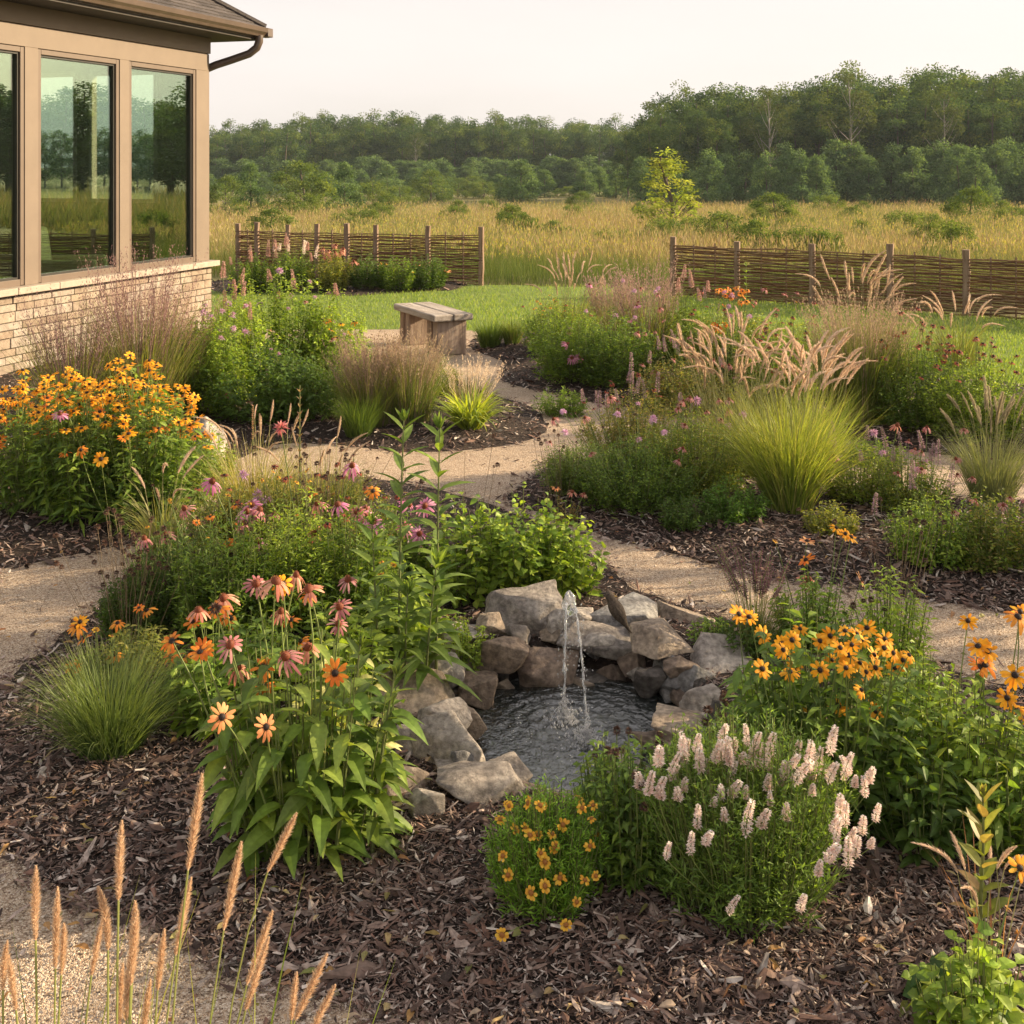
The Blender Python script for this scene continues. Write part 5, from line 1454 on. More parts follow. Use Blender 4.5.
# --- the mound left of the pond
MD = 'asters and coneflowers of the mound left of the pond'
tuftgrass('wheat_grass', 'wheat coloured grass on the back of the mound', 250, 545, 110, 100, 700, .005, [(.36, .32, .11), (.26, .27, .08), (.42, .34, .16)], heads=[('plume', 16, .85, 1.2, .6)])
tuftgrass('wheat_grass', 'pale gold grass behind the drying coneflowers', 315, 548, 100, 90, 700, .005, [(.34, .32, .10), (.22, .26, .06), (.42, .34, .16)], heads=[('plume', 8, .85, 1.15, .6)])
tuftgrass('wheat_grass', 'drooping cream grass at the right foot of the yellow daisies', 158, 560, 55, 78, 160, .009, [(.38, .36, .16), (.30, .32, .12)], heads=[('plumep', 6, .8, 1.1, .7)], curve=(.8, 2.0))
mound = [
 (165, 640, 110, 110, 'dark', .045, .012, 'dark feathery aster at the left end of the mound', [('seed', 14, .9, 1.2)]),
 (215, 655, 120, 130, 'mid', .045, .012, 'dark green bushy aster in the middle of the mound', [('seed', 6, .9, 1.1)]),
 (130, 650, 80, 80, 'dark', .04, .012, 'low sprawling foliage spilling on the gravel', [('seed', 16, .9, 1.4)]),
 (285, 640, 120, 140, 'lime', .05, .013, 'mid green aster behind the drooping coneflowers', [('dust', 3, .9, 1.1)]),
 (345, 640, 110, 130, 'mid', .05, .014, 'mid green bushy aster below the tall leafy stalks', [('echi', 2, .9, 1.1), ('red', 6, .9, 1.1, .6)]),
 (210, 580, 110, 90, 'olive', .04, .012, 'olive wispy foliage with lilac flowers at the back of the mound', [('balm', 3, 1.0, 1.2), ('red', 5, .9, 1.15, .7)]),
 (280, 575, 110, 95, 'olive', .04, .010, 'wispy yellow green foliage beneath the pale gold grass', [('tick', 10, .9, 1.1), ('red', 8, .9, 1.15, .7)]),
 (345, 570, 100, 90, 'olive', .04, .012, 'wispy foliage with small dark red buttons beside the gravel', [('red', 16, .9, 1.2, .6)]),
 (390, 610, 80, 100, 'mid', .06, .018, 'leafy aster between the two tall leafy stalks', []),
]
for (px, py, W, H, c, LL, LW, lab, fl) in mound:
    herb('aster_bush', lab, px, py, W, H, LL, LW, GR[c], 'plant', MD, flowers=fl, LAI=3.6, segs=1, ns=90, droop=.2)
fixm = [('echi', 258, 542, .6), ('echi', 247, 512, .6), ('echi', 212, 482, .7), ('echi', 252, 505, .7), ('dust', 185, 509, .6), ('dust', 166, 535, .7), ('echi', 366, 516, .9), ('echi', 409, 505, .8), ('echi', 419, 534, .9), ('dust', 405, 528, .8),
        ('rudo', 373, 491, .8), ('coral', 315, 533, .7), ('echi', 352, 466, .7), ('dust', 357, 512, .8), ('rudp', 370, 579, .9), ('coral', 342, 607, .8), ('balmred', 281, 428, .6), ('echi', 425, 506, .9)]
x, y, z = GB(300, 640)
root = empty('coneflower_group', (x, y + .25, h1(x, y + .25)), 0, 'tall pink coneflowers rising out of the asters on the mound', 'flowering plant')
hp = []
for f in fixm:
    p = AT(f[1], f[2], y + .25 + U(-.15, .3)); add_flower(root, f[0], p, tilt=f[3], az=-1.4 + rng.normal(0, .5), s=1.0); hp.append(p)
stalks(root, hp, (x, y + .25, z), .25, .003, (.17, .21, .06))
a, loc, R, H, end = foliage(300, 655, 180, 90, .09, .025, GR['mid'], LAI=1.2, ns=30); 
off = np.array(loc) - np.array(root.location)
for k_ in range(len(a.v)): a.v[k_] = a.v[k_] + off
a.build('foliage', [M['leaf'], M['stem']], root)
tuftgrass('blue_grass', 'green fountain of fine grass on the mulch at the left', 100, 768, 118, 112, 1500, .0035, [(.10, .17, .05), (.15, .22, .07), (.07, .12, .035)], curve=(.3, 1.3), lean=(.02, .75), tip=(.22, .26, .09))
herb('orange_daisy', 'small orange daisies with thin stems behind the fine green grass', 90, 690, 60, 40, .04, .012, GR['mid'], 'flowering plant', LAI=1.2, fixed=[('rudo', 77, 627, 0), ('rudo', 85, 638, 0), ('rudo', 74, 668, 0), ('tick', 112, 636, 0), ('rudo', 115, 655, 0), ('tick', 96, 630, 0), ('rud', 80, 622, 0)], segs=1)
# hero clump
cols_h = [(.10, .165, .035), (.13, .20, .045), (.075, .125, .03), (.20, .26, .07)]
hero = [('rudp', 222, 717, -.25, 1.15, 1.02), ('rudp', 266, 727, -.25, 1.15, 1.0), ('rudo', 200, 652, -.1, .35), ('rudo', 203, 649, -.05, .9), ('rudo', 172, 641, 0, .5), ('rudo', 263, 667, -.05, .8), ('rudo', 335, 673, -.1, 1.0), ('rud', 283, 584, .1, .8), ('rudo', 264, 687, .05, .6),
        ('coral', 309, 590, .05, .35, 1.05), ('coral', 276, 582, .05, .3, 1.0), ('dust', 256, 584, .1, .6), ('coral', 296, 576, .15, .2, .7), ('dust', 286, 657, -.1, .7), ('dust', 230, 645, -.1, .7), ('coral', 308, 648, 0, .5, .9), ('coral', 281, 612, .1, .4, .7), ('dust', 340, 607, .1, .7, .9),
        ('rudo', 308, 596, .05, .3, .7), ('seed', 215, 609, 0, .3, 1.5), ('coral', 238, 668, .05, .5, .8)]
herb('coneflower_clump', 'largest coneflower clump with broad leaves and orange and pink heads before the stones', 296, 882, 205, 225, .16, .058, cols_h, 'flowering plant', fixed=hero, ns=60, segs=5, LAI=3.4, droop=.55, shape='lance', fr=.0032, depth=.7, roll=.4, top=.3, bend=.3, stemr=.003)
# pale variegated leaves at its right side
herb('variegated_plant', 'cream edged leafy plant at the right side of the largest coneflower clump', 338, 800, 100, 150, .10, .042, [(.40, .40, .20), (.28, .33, .11), (.14, .19, .05), (.46, .44, .28)], 'plant', ns=30, segs=4, LAI=2.0, droop=.5)
for (px, py, top, lab, n, LLk, lean) in [(398, 690, 416, 'left one of the two tall leafy stalks behind the mound', 34, .17, 6), (436, 690, 424, 'right one of the two tall leafy stalks behind the mound', 34, .18, 4),
                              (378, 690, 520, 'leafy stalk with long leaves leaning over the left bank stones', 26, .17, -6), (425, 700, 560, 'short leafy stalk with long leaves touching the left bank stones', 28, .18, 12), (404, 700, 590, 'low leafy stalk between the asters and the left bank stones', 24, .18, 4)]:
    tall_stalk('leafy_stalk', lab, px, py, top, LLk * 1.15, .052, n, [(.15, .22, .045), (.20, .28, .06), (.11, .18, .04)], lean=lean, group='tall leafy stalks on the mound')
tall_stalk('leafy_stalk', 'arching leafy stalk beside the grey boulders at the left bank', 372, 860, 668, .15, .036, 26, [(.15, .21, .045), (.2, .25, .06), (.11, .16, .04)], lean=24, group='tall leafy stalks on the mound')
tall_stalk('leafy_stalk', 'leafy stalk with yellowed tips rising from the largest coneflower clump', 345, 850, 640, .13, .034, 24, [(.15, .21, .045), (.11, .16, .04)], lean=16, group='tall leafy stalks on the mound')
# shrub behind the pond
for (px, py, W, H, lab) in [(468, 612, 100, 112, 'left half of the fresh green cut leaved shrubs behind the pond'), (520, 608, 110, 112, 'tallest fresh green cut leaved shrub behind the largest boulder'), (566, 606, 85, 95, 'light green cut leaved shrub next to the fountain head')]:
    herb('cut_leaf_shrub', lab, px, py, W, H, .060, .040, GR['lime'] + GR['mid'], 'shrub', 'green shrubs behind the pond', LAI=3.4, segs=3, ns=60, shape='oval', droop=.3, stemr=.002)
cp_ = herb('creeping_plant', 'light green creeping plant spilling over the left bank stones', 466, 762, 58, 66, .024, .016, GR['lime'], 'plant', LAI=3.0, segs=1, ns=30); cp_.location.z = .02
# front: tickseed cushion
tk = [(528, 803), (543, 806), (503, 856), (541, 853), (554, 848), (556, 845), (508, 875), (531, 893), (545, 886), (577, 902), (566, 925), (596, 876), (582, 808), (563, 825), (530, 835), (515, 830), (560, 878), (545, 862), (585, 880), (509, 806), (525, 828), (538, 835), (590, 846), (502, 935), (552, 834)]
herb('tickseed_cushion', 'bright green feathery cushion dotted with small yellow flowers', 546, 932, 122, 125, .030, .0055, [(.15, .28, .045), (.20, .33, .055), (.11, .21, .04)], 'flowering plant', fixed=[('tick', a_, b_, -.02 - .22 * (b_ - 800) / 130 + U(-.03, .03), U(.6, 1.2), U(.9, 1.15)) for a_, b_ in tk], flowers=[('tick', 8, .9, 1.05)], LAI=6, segs=1, ns=200, fr=.0012, droop=.1, up=.7, maxn=36000, top=.35)
herb('weedy_bush', 'dark weedy bush with olive buds between the cushion and the flower spikes', 634, 905, 125, 155, .055, .02, GR['dark'] + GR['mid'], 'plant', flowers=[('seed', 10, .9, 1.1)], LAI=3.8, segs=2, ns=70)
herb('weedy_bush', 'leafy sprig bush hanging over the water from the front', 612, 850, 80, 105, .045, .018, GR['mid'] + GR['lime'], 'plant', flowers=[('seed', 4, .9, 1.1)], LAI=2.8, segs=2, ns=40)
wt = []
for k_ in range(62):
    fx = U(655, 855); fy = 762 + rng.normal(0, 14) + ((fx - 760) / 100) ** 2 * 16
    wt.append((fx, fy))
wt += [(697, 822), (705, 838), (725, 815), (745, 793), (731, 790), (786, 815), (796, 778), (782, 770), (868, 776), (865, 790), (845, 820), (835, 838), (855, 850), (848, 862), (870, 842), (828, 855), (862, 828), (875, 815), (812, 790), (770, 800), (800, 905), (728, 908), (640, 783), (648, 789), (666, 853), (690, 848), (840, 812), (850, 835), (833, 826), (818, 870), (745, 830), (760, 822), (713, 800)]
herb('white_spike_plant', 'dense rounded clump covered in pale pink white flower spikes', 758, 945, 210, 190, .036, .007, [(.13, .21, .06), (.17, .26, .07), (.10, .17, .05)], 'flowering plant', flowers=[], fixed=[('white', a_, b_ + 6, -.04 - .27 * min(1, max(0, (b_ - 755) / 110)) + U(-.05, .12) * (b_ < 790), U(0, .5), U(.7, 1.05)) for a_, b_ in wt[:98]], LAI=5.5, segs=1, ns=300, fr=.0014, droop=.12, up=.8, maxn=60000, top=.22, depth=.8)
# right: black-eyed daisies
rb = [(800, 629), (792, 640), (763, 636), (782, 644), (788, 647), (845, 631), (857, 634), (867, 628), (885, 639), (830, 636), (820, 641), (762, 669), (795, 666), (820, 670), (790, 672), (862, 640), (860, 663), (893, 653), (903, 660), (875, 668), (895, 668), (838, 706), (810, 714), (875, 711), (861, 690), (857, 686), (858, 678), (832, 660), (848, 655), (874, 655), (866, 672), (846, 668), (783, 650), (840, 648), (884, 648), (909, 655), (852, 645)]
herb('black_eyed_daisy', 'yellow daisies with dark centres on a bushy dark leaved clump right of the pond', 838, 850, 200, 215, .10, .034, GR['dark'] + GR['mid'], 'flowering plant', 'yellow daisies right of the pond', fixed=[('rud', a_, b_, U(-.3, .15), U(.35, 1.2), U(.72, .95)) for a_, b_ in rb], ns=80, segs=3, LAI=3.8, depth=.8, fr=.0024, top=.3)
herb('black_eyed_daisy', 'loose stems of yellow daisies leaning over the right bank stones', 768, 740, 60, 85, .07, .022, GR['mid'], 'flowering plant', 'yellow daisies right of the pond', fixed=[('rud', 749, 617, 0, .5), ('rud', 739, 614, 0, .9), ('rud', 760, 671, 0, .4)], ns=16, segs=3, LAI=1.5)
herb('black_eyed_daisy', 'bushy green clump with yellow daisies cut by the right edge', 980, 845, 150, 150, .085, .03, GR['mid'] + GR['lime'], 'flowering plant', 'yellow daisies right of the pond', fixed=[('rudo', 1018, 617, -.1, .5, 1.1), ('rud', 968, 621, .1, .6, .8), ('rud', 988, 651, 0, .7), ('rud', 978, 646, 0, .5), ('rudo', 985, 665, 0, .5, 1.1), ('rud', 1015, 675, -.1, .8, 1.15), ('rud', 1007, 698, -.1, 1.0), ('rud', 1020, 612, 0, .5), ('rudo', 980, 667, 0, .8)], ns=60, segs=3, LAI=3.4)
herb('leafy_bush', 'light green leafy bush between the two daisy clumps', 930, 800, 120, 140, .065, .022, GR['lime'] + GR['mid'], 'plant', ns=60, segs=2, LAI=3.2)
herb('leafy_bush', 'upright light green plant behind the yellow daisies at the gravel', 898, 690, 90, 118, .06, .016, GR['lime'], 'plant', ns=40, segs=2, LAI=2.6, flowers=[('seed', 10, .8, 1.1)])
herb('leafy_bush', 'green plant with faded orange flowers behind the daisies', 820, 660, 90, 90, .05, .018, GR['mid'], 'flowering plant', ns=50, segs=2, LAI=3, fixed=[('rud', 836, 528, .1), ('rud', 845, 534, .1), ('rud', 851, 537, .1), ('rudo', 806, 560, .1), ('rudp', 807, 541, .1), ('tick', 775, 541, .1), ('coral', 808, 580, .1), ('rudp', 861, 580, .1, 1.1)])
tuftgrass('purple_grass', 'small purple brown spiky plant at the right end of the stones', 758, 660, 56, 78, 120, .004, GR['olive'], heads=[('purple', 26, .75, 1.1)], cat='flowering plant')
herb('leafy_bush', 'small dark green leaves at the foot of the purple spikes', 750, 665, 60, 50, .04, .016, GR['dark'], 'plant', segs=1, LAI=3)
herb('pink_stem_plant', 'tiny straw coloured stems before the broad tan slab', 725, 770, 40, 62, .02, .006, [(.3, .26, .12)], 'plant', segs=1, LAI=.6, flowers=[('seed', 7, .9, 1.2, 1.2)])
# bottom right
tall_stalk('reddish_leaf_stalk', 'reddish tipped leafy stalk standing alone at the lower right', 982, 965, 790, .115, .04, 20, [(.20, .24, .05), (.25, .27, .07), (.3, .2, .09)], cat='plant', up=.8, droop=.3, low=.25, taper=.3)
tuftgrass('rusty_grass', 'few rusty brown arching grass stems at the lower right corner', 1000, 990, 90, 150, 12, .006, [(.3, .15, .1)], heads=[('plumep', 7, .5, .8, .45)], curve=(.2, .9))
herb('corner_bush', 'broad leaved green plant in the lower right corner', 988, 1072, 120, 125, .06, .04, GR['mid'] + GR['lime'], 'plant', ns=50, segs=3, LAI=3.0, fixed=[('rud', 1020, 868, .15, .9, .9)], shape='oval')
herb('corner_bush', 'single broad veined leaf plant beside the corner bush', 945, 1012, 46, 38, .10, .07, [(.05, .10, .035)], 'plant', ns=5, segs=4, LAI=1.2, shape='oval')
# foxtails in front
fx = [(204, 770, 870, 10), (120, 823, 900, 1), (34, 868, 940, -1), (57, 888, 968, 1), (66, 920, 975, 3), (108, 885, 950, 0), (137, 897, 975, 3), (134, 915, 985, 2), (101, 922, 975, 6), (243, 838, 930, 12), (298, 810, 872, 19), (190, 880, 955, 9), (274, 907, 985, 17), (327, 955, 1020, 20), (335, 988, 1040, 18), (268, 940, 1010, 14), (128, 958, 1020, 1), (8, 945, 1010, -5), (150, 980, 1040, 5), (120, 968, 1030, 1), (296, 975, 1020, 3), (3, 940, 990, 0), (164, 930, 990, 4)]
Yf = 1.75
root = empty('foxtail_grass', (-.38, Yf, h1(-.38, Yf)), 0, 'tan foxtail grass with upright fuzzy seed heads in the near left corner', 'ornamental grass')
rz_ = root.location.z
a = Acc(); 
for (px, t0, t1, ln_) in fx:
    Y = Yf + U(-.12, .25); tip = AT(px, t0, Y); b_ = AT(px - ln_ * 1.6, t1, Y)
    L = np.linalg.norm(tip - b_); 
    k_ = rng.integers(4); me = FL['fox'][k_][0]
    f = bpy.data.objects.new('seed_head', me); link(f, root)
    f.location = Vector(b_) - root.location
    Lm = (.15, .17, .13, .16)[k_]; s = L / Lm
    f.scale = (1.0 * s ** .3, 1.0 * s ** .3, s)
    d = Vector(tip - b_).normalized(); f.rotation_euler = (Matrix.Rotation(U(0, 6.28), 3, 'Z')).to_euler()
    f.rotation_euler = (d.to_track_quat('Z', 'Y')).to_euler()
    bb = np.array([b_[0] - (tip - b_)[0] * 2.2, Y + U(-.05, .05), rz_]) - np.array(root.location)
    bl = b_ - np.array(root.location); K = 8; t = np.linspace(0, 1, K)[:, None]
    mid = bl - (tip - b_) * 3.0 * np.array([.8, 1, 1])
    P = (1 - t) ** 2 * bb + 2 * t * (1 - t) * mid + t ** 2 * bl
    tubes(a, P, .0016, (.22, .24, .07), 6)
a.build('stems', M['stem'], root)
a = Acc(); n = 46
blades(a, np.stack([U(-.36, .10, n), U(-.12, .2, n), np.zeros(n)], -1), rng.normal(0, 1.2, n), U(0, .10, n), U(.05, .4, n), U(.7, 1.1, n), U(.004, .008, n), mixcol(n, [(.20, .25, .06), (.14, .2, .05), (.30, .30, .10)]), 7)
a.build('blades', M['grass'], root)

# --- right middle bed (E)
MB_ = 'plants of the right middle bed'
herb('low_mound_plant', 'grey green low mound at the tip of the right middle bed', 582, 500, 90, 55, .028, .010, GR['grey'] + GR['mid'], 'plant', MB_, segs=1, ns=120, LAI=4)
herb('low_mound_plant', 'dark green mound in the front middle of the right bed', 640, 520, 130, 75, .03, .012, GR['mid'] + GR['dark'], 'plant', MB_, segs=1, ns=140, LAI=4, flowers=[('dust', 4, .9, 1.05, .7)])
herb('low_mound_plant', 'ferny bright green plant at the gravel edge before the green grass', 738, 528, 72, 45, .035, .016, [(.07, .14, .03), (.1, .18, .04)], 'plant', MB_, segs=2, ns=60, LAI=4)
herb('low_mound_plant', 'wide mound with small mauve flowers behind the ferny plant', 700, 505, 130, 95, .034, .012, GR['mid'] + GR['olive'], 'flowering plant', MB_, segs=1, ns=140, LAI=4, flowers=[('dust', 8, .9, 1.1, .6), ('balm', 4, .95, 1.1, .8)])
herb('low_mound_plant', 'dusty rose tinged perennial in the back of the right bed', 640, 478, 120, 85, .034, .011, GR['olive'] + [(.28, .2, .14)], 'flowering plant', MB_, segs=1, ns=120, LAI=3.4, flowers=[('lilac', 14, .9, 1.15), ('red', 14, .9, 1.2, .6)])
tuftgrass('thin_grass', 'upright pale green grass tuft in the low mounds', 610, 505, 50, 62, 260, .004, GR['grey'])
herb('umbel_plant', 'dried tan flower plate on a thin stem at the gravel edge', 565, 530, 34, 32, .02, .008, [(.28, .2, .1)], 'plant', MB_, segs=1, ns=8, LAI=.8, fixed=[('coral', 572, 492, 0, .3, .8), ('rudp', 556, 488, 0, .3, .7), ('coral', 584, 494, 0, .3, .6)])
tuftgrass('fountain_grass', 'vivid green fountain grass in the middle of the right bed', 796, 518, 108, 132, 1700, .0055, [(.26, .36, .05), (.36, .44, .08), (.18, .27, .045), (.46, .42, .16), (.14, .22, .04)], curve=(.1, 1.9), lean=(.02, .55), basef=.36, tip=(.33, .34, .09), heads=[('plumep', 26, .9, 1.3, .9)])
tuftgrass('plume_grass', 'pinkish tan plume grass behind the vivid green grass', 740, 480, 130, 95, 800, .005, GR['olive'] + [(.3, .27, .1)], heads=[('plume', 70, .95, 1.55, .95)])
tuftgrass('plume_grass', 'pink plume grass leaning right over the gravel', 822, 476, 80, 90, 500, .005, GR['lime'], heads=[('plumep', 34, .9, 1.35, 1.0)])
herb('leafy_bush', 'yellow green weedy plant right of the vivid green grass', 868, 508, 90, 62, .035, .014, GR['lime'] + GR['olive'], 'plant', MB_, segs=1, ns=80, LAI=3, flowers=[('lilac', 10, .8, 1.1)], fixed=[('coral', 897, 426, .1, .4)])
herb('leafy_bush', 'brownish green weedy plant with faded flowers over the gravel at the right', 920, 520, 90, 60, .035, .012, GR['olive'] + GR['mid'], 'plant', MB_, segs=1, ns=80, LAI=3, flowers=[('dust', 5, .9, 1.1, .7), ('lilac', 6, .9, 1.1)])
herb('low_mound_plant', 'light green bushy mound at the front right of the right bed', 945, 577, 105, 75, .04, .018, GR['lime'] + GR['mid'], 'plant', MB_, segs=2, ns=90, LAI=3.8, flowers=[('lilac', 4, 1.0, 1.2)])
herb('low_mound_plant', 'pinkish green bushy mound cut by the right edge', 1005, 580, 90, 85, .036, .014, GR['mid'] + GR['olive'] + [(.26, .2, .12)], 'plant', MB_, segs=1, ns=90, LAI=3.8, flowers=[('dust', 5, .9, 1.1, .6)])
tuftgrass('blue_grass', 'pale blue green grass with cream seed heads at the right edge', 1000, 510, 85, 85, 900, .004, [(.22, .25, .12), (.28, .30, .16)], heads=[('bluep', 24, .95, 1.25)])
# --- back right bed (D)
DB = 'perennials of the back right bed'
herb('back_perennial', 'green perennial with three mauve daisies at the tip of the back bed', 575, 388, 100, 75, .05, .018, GR['mid'], 'flowering plant', DB, segs=1, ns=110, LAI=4, fixed=[('echi', 567, 344, -.3, 1.0, 1.2), ('echi', 572, 358, -.3, 1.0, 1.1), ('echi', 580, 357, -.3, 1.0, 1.2)])
herb('back_perennial', 'dark green perennial left of the purple haze grass', 622, 392, 90, 80, .055, .02, GR['mid'] + GR['dark'], 'flowering plant', DB, segs=1, ns=110, LAI=4)
herb('back_perennial', 'lime topped perennial below the tan plumes', 560, 358, 90, 55, .045, .018, GR['lime'] + GR['mid'], 'flowering plant', DB, segs=1, ns=90, LAI=4, flowers=[('tick', 10, .9, 1.1, 1.2), ('red', 6, .9, 1.2, .8)])
tuftgrass('plume_grass', 'tan plume grass standing against the meadow between the fences', 572, 352, 85, 62, 400, .007, [(.36, .30, .12), (.30, .28, .09)], heads=[('plume', 30, .95, 1.4, 1.0)])
tuftgrass('small_shrub', 'little round green tuft at the lawn edge beside the bench', 490, 349, 44, 30, 500, .008, GR['mid'], cat='plant', curve=(.2, .9))
tuftgrass('small_shrub', 'second green tuft nearer the back bed beside the bench', 512, 346, 34, 26, 400, .008, GR['mid'] + GR['olive'], cat='plant', curve=(.2, .9))
tuftgrass('purple_grass', 'mauve haze grass in the middle of the back bed', 648, 372, 80, 92, 700, .006, GR['olive'], seed=(150, 26, 1.15), seedcols=[(.38, .25, .22), (.46, .33, .27), (.3, .19, .17)])
tuftgrass('purple_grass', 'second mauve haze grass behind the pink spikes', 612, 350, 60, 60, 400, .006, GR['olive'], seed=(120, 24, 1.2), seedcols=[(.36, .24, .22), (.42, .30, .26)])
herb('back_perennial', 'pink spiked perennial right in front of the first fence post', 686, 372, 80, 82, .055, .022, GR['mid'], 'flowering plant', DB, segs=1, ns=90, LAI=3.6, fixed=[('pink', 684, 278, None), ('pink', 692, 288, None), ('pink', 708, 292, None), ('pink', 678, 290, None), ('lilac', 670, 292, None), ('pink', 700, 300, None)], flowers=[('lilac', 6, .9, 1.1)])
herb('back_perennial', 'bushy perennial topped with a patch of orange daisies', 735, 395, 110, 92, .055, .022, GR['mid'] + GR['olive'], 'flowering plant', DB, segs=1, ns=120, LAI=4, fixed=[('rudo', 714 + U(0, 34), 288 + U(0, 18), None, .8, .75) for _ in range(20)] + [('rudo', 708 + U(0, 18), 324 + U(0, 8), None, .8) for _ in range(10)], flowers=[('red', 14, .95, 1.2, .9)])
tall_stalk('lime_spire', 'tall lime green leafy spire in front of the right fence', 746, 370, 262, .08, .03, 44, GR['lime'], cat='plant', whorl=3)
herb('back_perennial', 'leafy perennial with red brown buttons at the right of the orange daisies', 800, 408, 110, 82, .05, .02, GR['mid'] + GR['lime'], 'flowering plant', DB, segs=1, ns=110, LAI=3.6, flowers=[('red', 26, .95, 1.3, .9)])
herb('back_perennial', 'dusty pink bud perennial in the front of the back bed', 690, 420, 110, 60, .04, .016, GR['olive'] + [(.25, .17, .12)], 'flowering plant', DB, segs=1, ns=110, LAI=3.4, flowers=[('dust', 10, .9, 1.15, .8), ('lilac', 10, .9, 1.2)], fixed=[('pink', 680, 395, None), ('dust', 655, 372, None), ('dust', 662, 378, None)])
tuftgrass('purple_grass', 'broad rosy tinted grass dome before the right fence', 872, 428, 130, 112, 2400, .005, GR['mid'] + GR['olive'], seed=(380, 24, 1.08), seedcols=[(.42, .30, .22), (.38, .25, .21), (.46, .36, .24)], curve=(.2, 1.0))
tuftgrass('plume_grass', 'tan tasselled grass rising before the right fence', 862, 398, 90, 90, 500, .006, GR['olive'], heads=[('plume', 26, .95, 1.32, 1.2)])
herb('back_perennial', 'dark leaved perennial with maroon buttons right of the rosy grass', 925, 436, 100, 98, .05, .02, GR['mid'] + GR['dark'], 'flowering plant', DB, segs=1, ns=130, LAI=4, flowers=[('red', 34, .98, 1.25, .9)])
herb('back_perennial', 'green perennial with scattered maroon buttons at the right edge', 990, 448, 110, 90, .045, .018, GR['mid'] + GR['lime'], 'flowering plant', DB, segs=1, ns=130, LAI=4, flowers=[('red', 34, .9, 1.2, .9)])
tuftgrass('plume_grass', 'low pinkish tasselled grass under the right part of the fence', 965, 372, 95, 62, 400, .006, GR['olive'], heads=[('plumep', 18, .7, 1.1, 1.0)], curve=(.6, 1.8))
herb('back_perennial', 'low pale perennial left of the tan tasselled grass', 790, 358, 80, 36, .05, .018, GR['lime'] + [(.25, .2, .1)], 'flowering plant', DB, segs=1, ns=80, LAI=3, flowers=[('red', 8, .95, 1.3, .8)])
# --- flower strip before the left fence
FB_ = 'flower strip before the left fence'
for (px, py, W, H, c, lab, fl) in [
    (250, 293, 50, 40, 'mid', 'green bush with pale pink flowers at the left end of the fence strip', [('pink', 5, .9, 1.2, 1.3)]),
    (290, 293, 50, 44, 'mid', 'bush with pink and white flower heads before the fence', [('pink', 8, .8, 1.2, 1.3), ('white', 6, .9, 1.1, 2)]),
    (330, 292, 50, 42, 'olive', 'bush with coral flowers in the middle of the fence strip', [('coral', 14, .8, 1.15, 1.5)]),
    (366, 290, 42, 36, 'dark', 'plain dark bush before the fence', []),
    (395, 290, 45, 36, 'mid', 'light green bush before the fence', [('tick', 3, .8, 1.1, 1.5)]),
    (425, 288, 50, 38, 'dark', 'dark green rounded bush at the right end of the fence strip', [('rudp', 3, .6, .9, 1.5)])]:
    herb('fence_bush', lab, px, py, W, H, .08, .035, GR[c], 'bush', FB_, segs=1, ns=80, LAI=4, flowers=fl)
# sprays of thin seed stems breaking the outlines
for (px, py, W, H, n, lab) in [(130, 655, 120, 120, 40, 'wiry dark seed stems over the gravel at the left of the mound'), (560, 510, 50, 70, 14, 'wiry brown stems at the tip of the right middle bed'), (320, 590, 150, 120, 50, 'wiry stems with maroon seed buttons along the back of the mound'),
                               (470, 560, 70, 110, 5, 'few tall wiry stems with dark heads over the shrub behind the pond'), (900, 640, 120, 110, 26, 'wiry seed stems between the daisies and the gravel')]:
    x, y, z = GB(px, py); s = sc_at(y); root = empty('wiry_stems', (x, y, z), 0, lab, 'plant')
    hp = []
    for _ in range(n):
        p = np.array([x + rng.normal(0, W / 3.2 / s), y + U(0, .35), z + H / s * U(.6, 1.15)]); hp.append(p); add_flower(root, 'seed', p, s=U(.6, 1.2))
    stalks(root, hp, (x, y, z), W / s / 3, .0011, (.16, .11, .06))

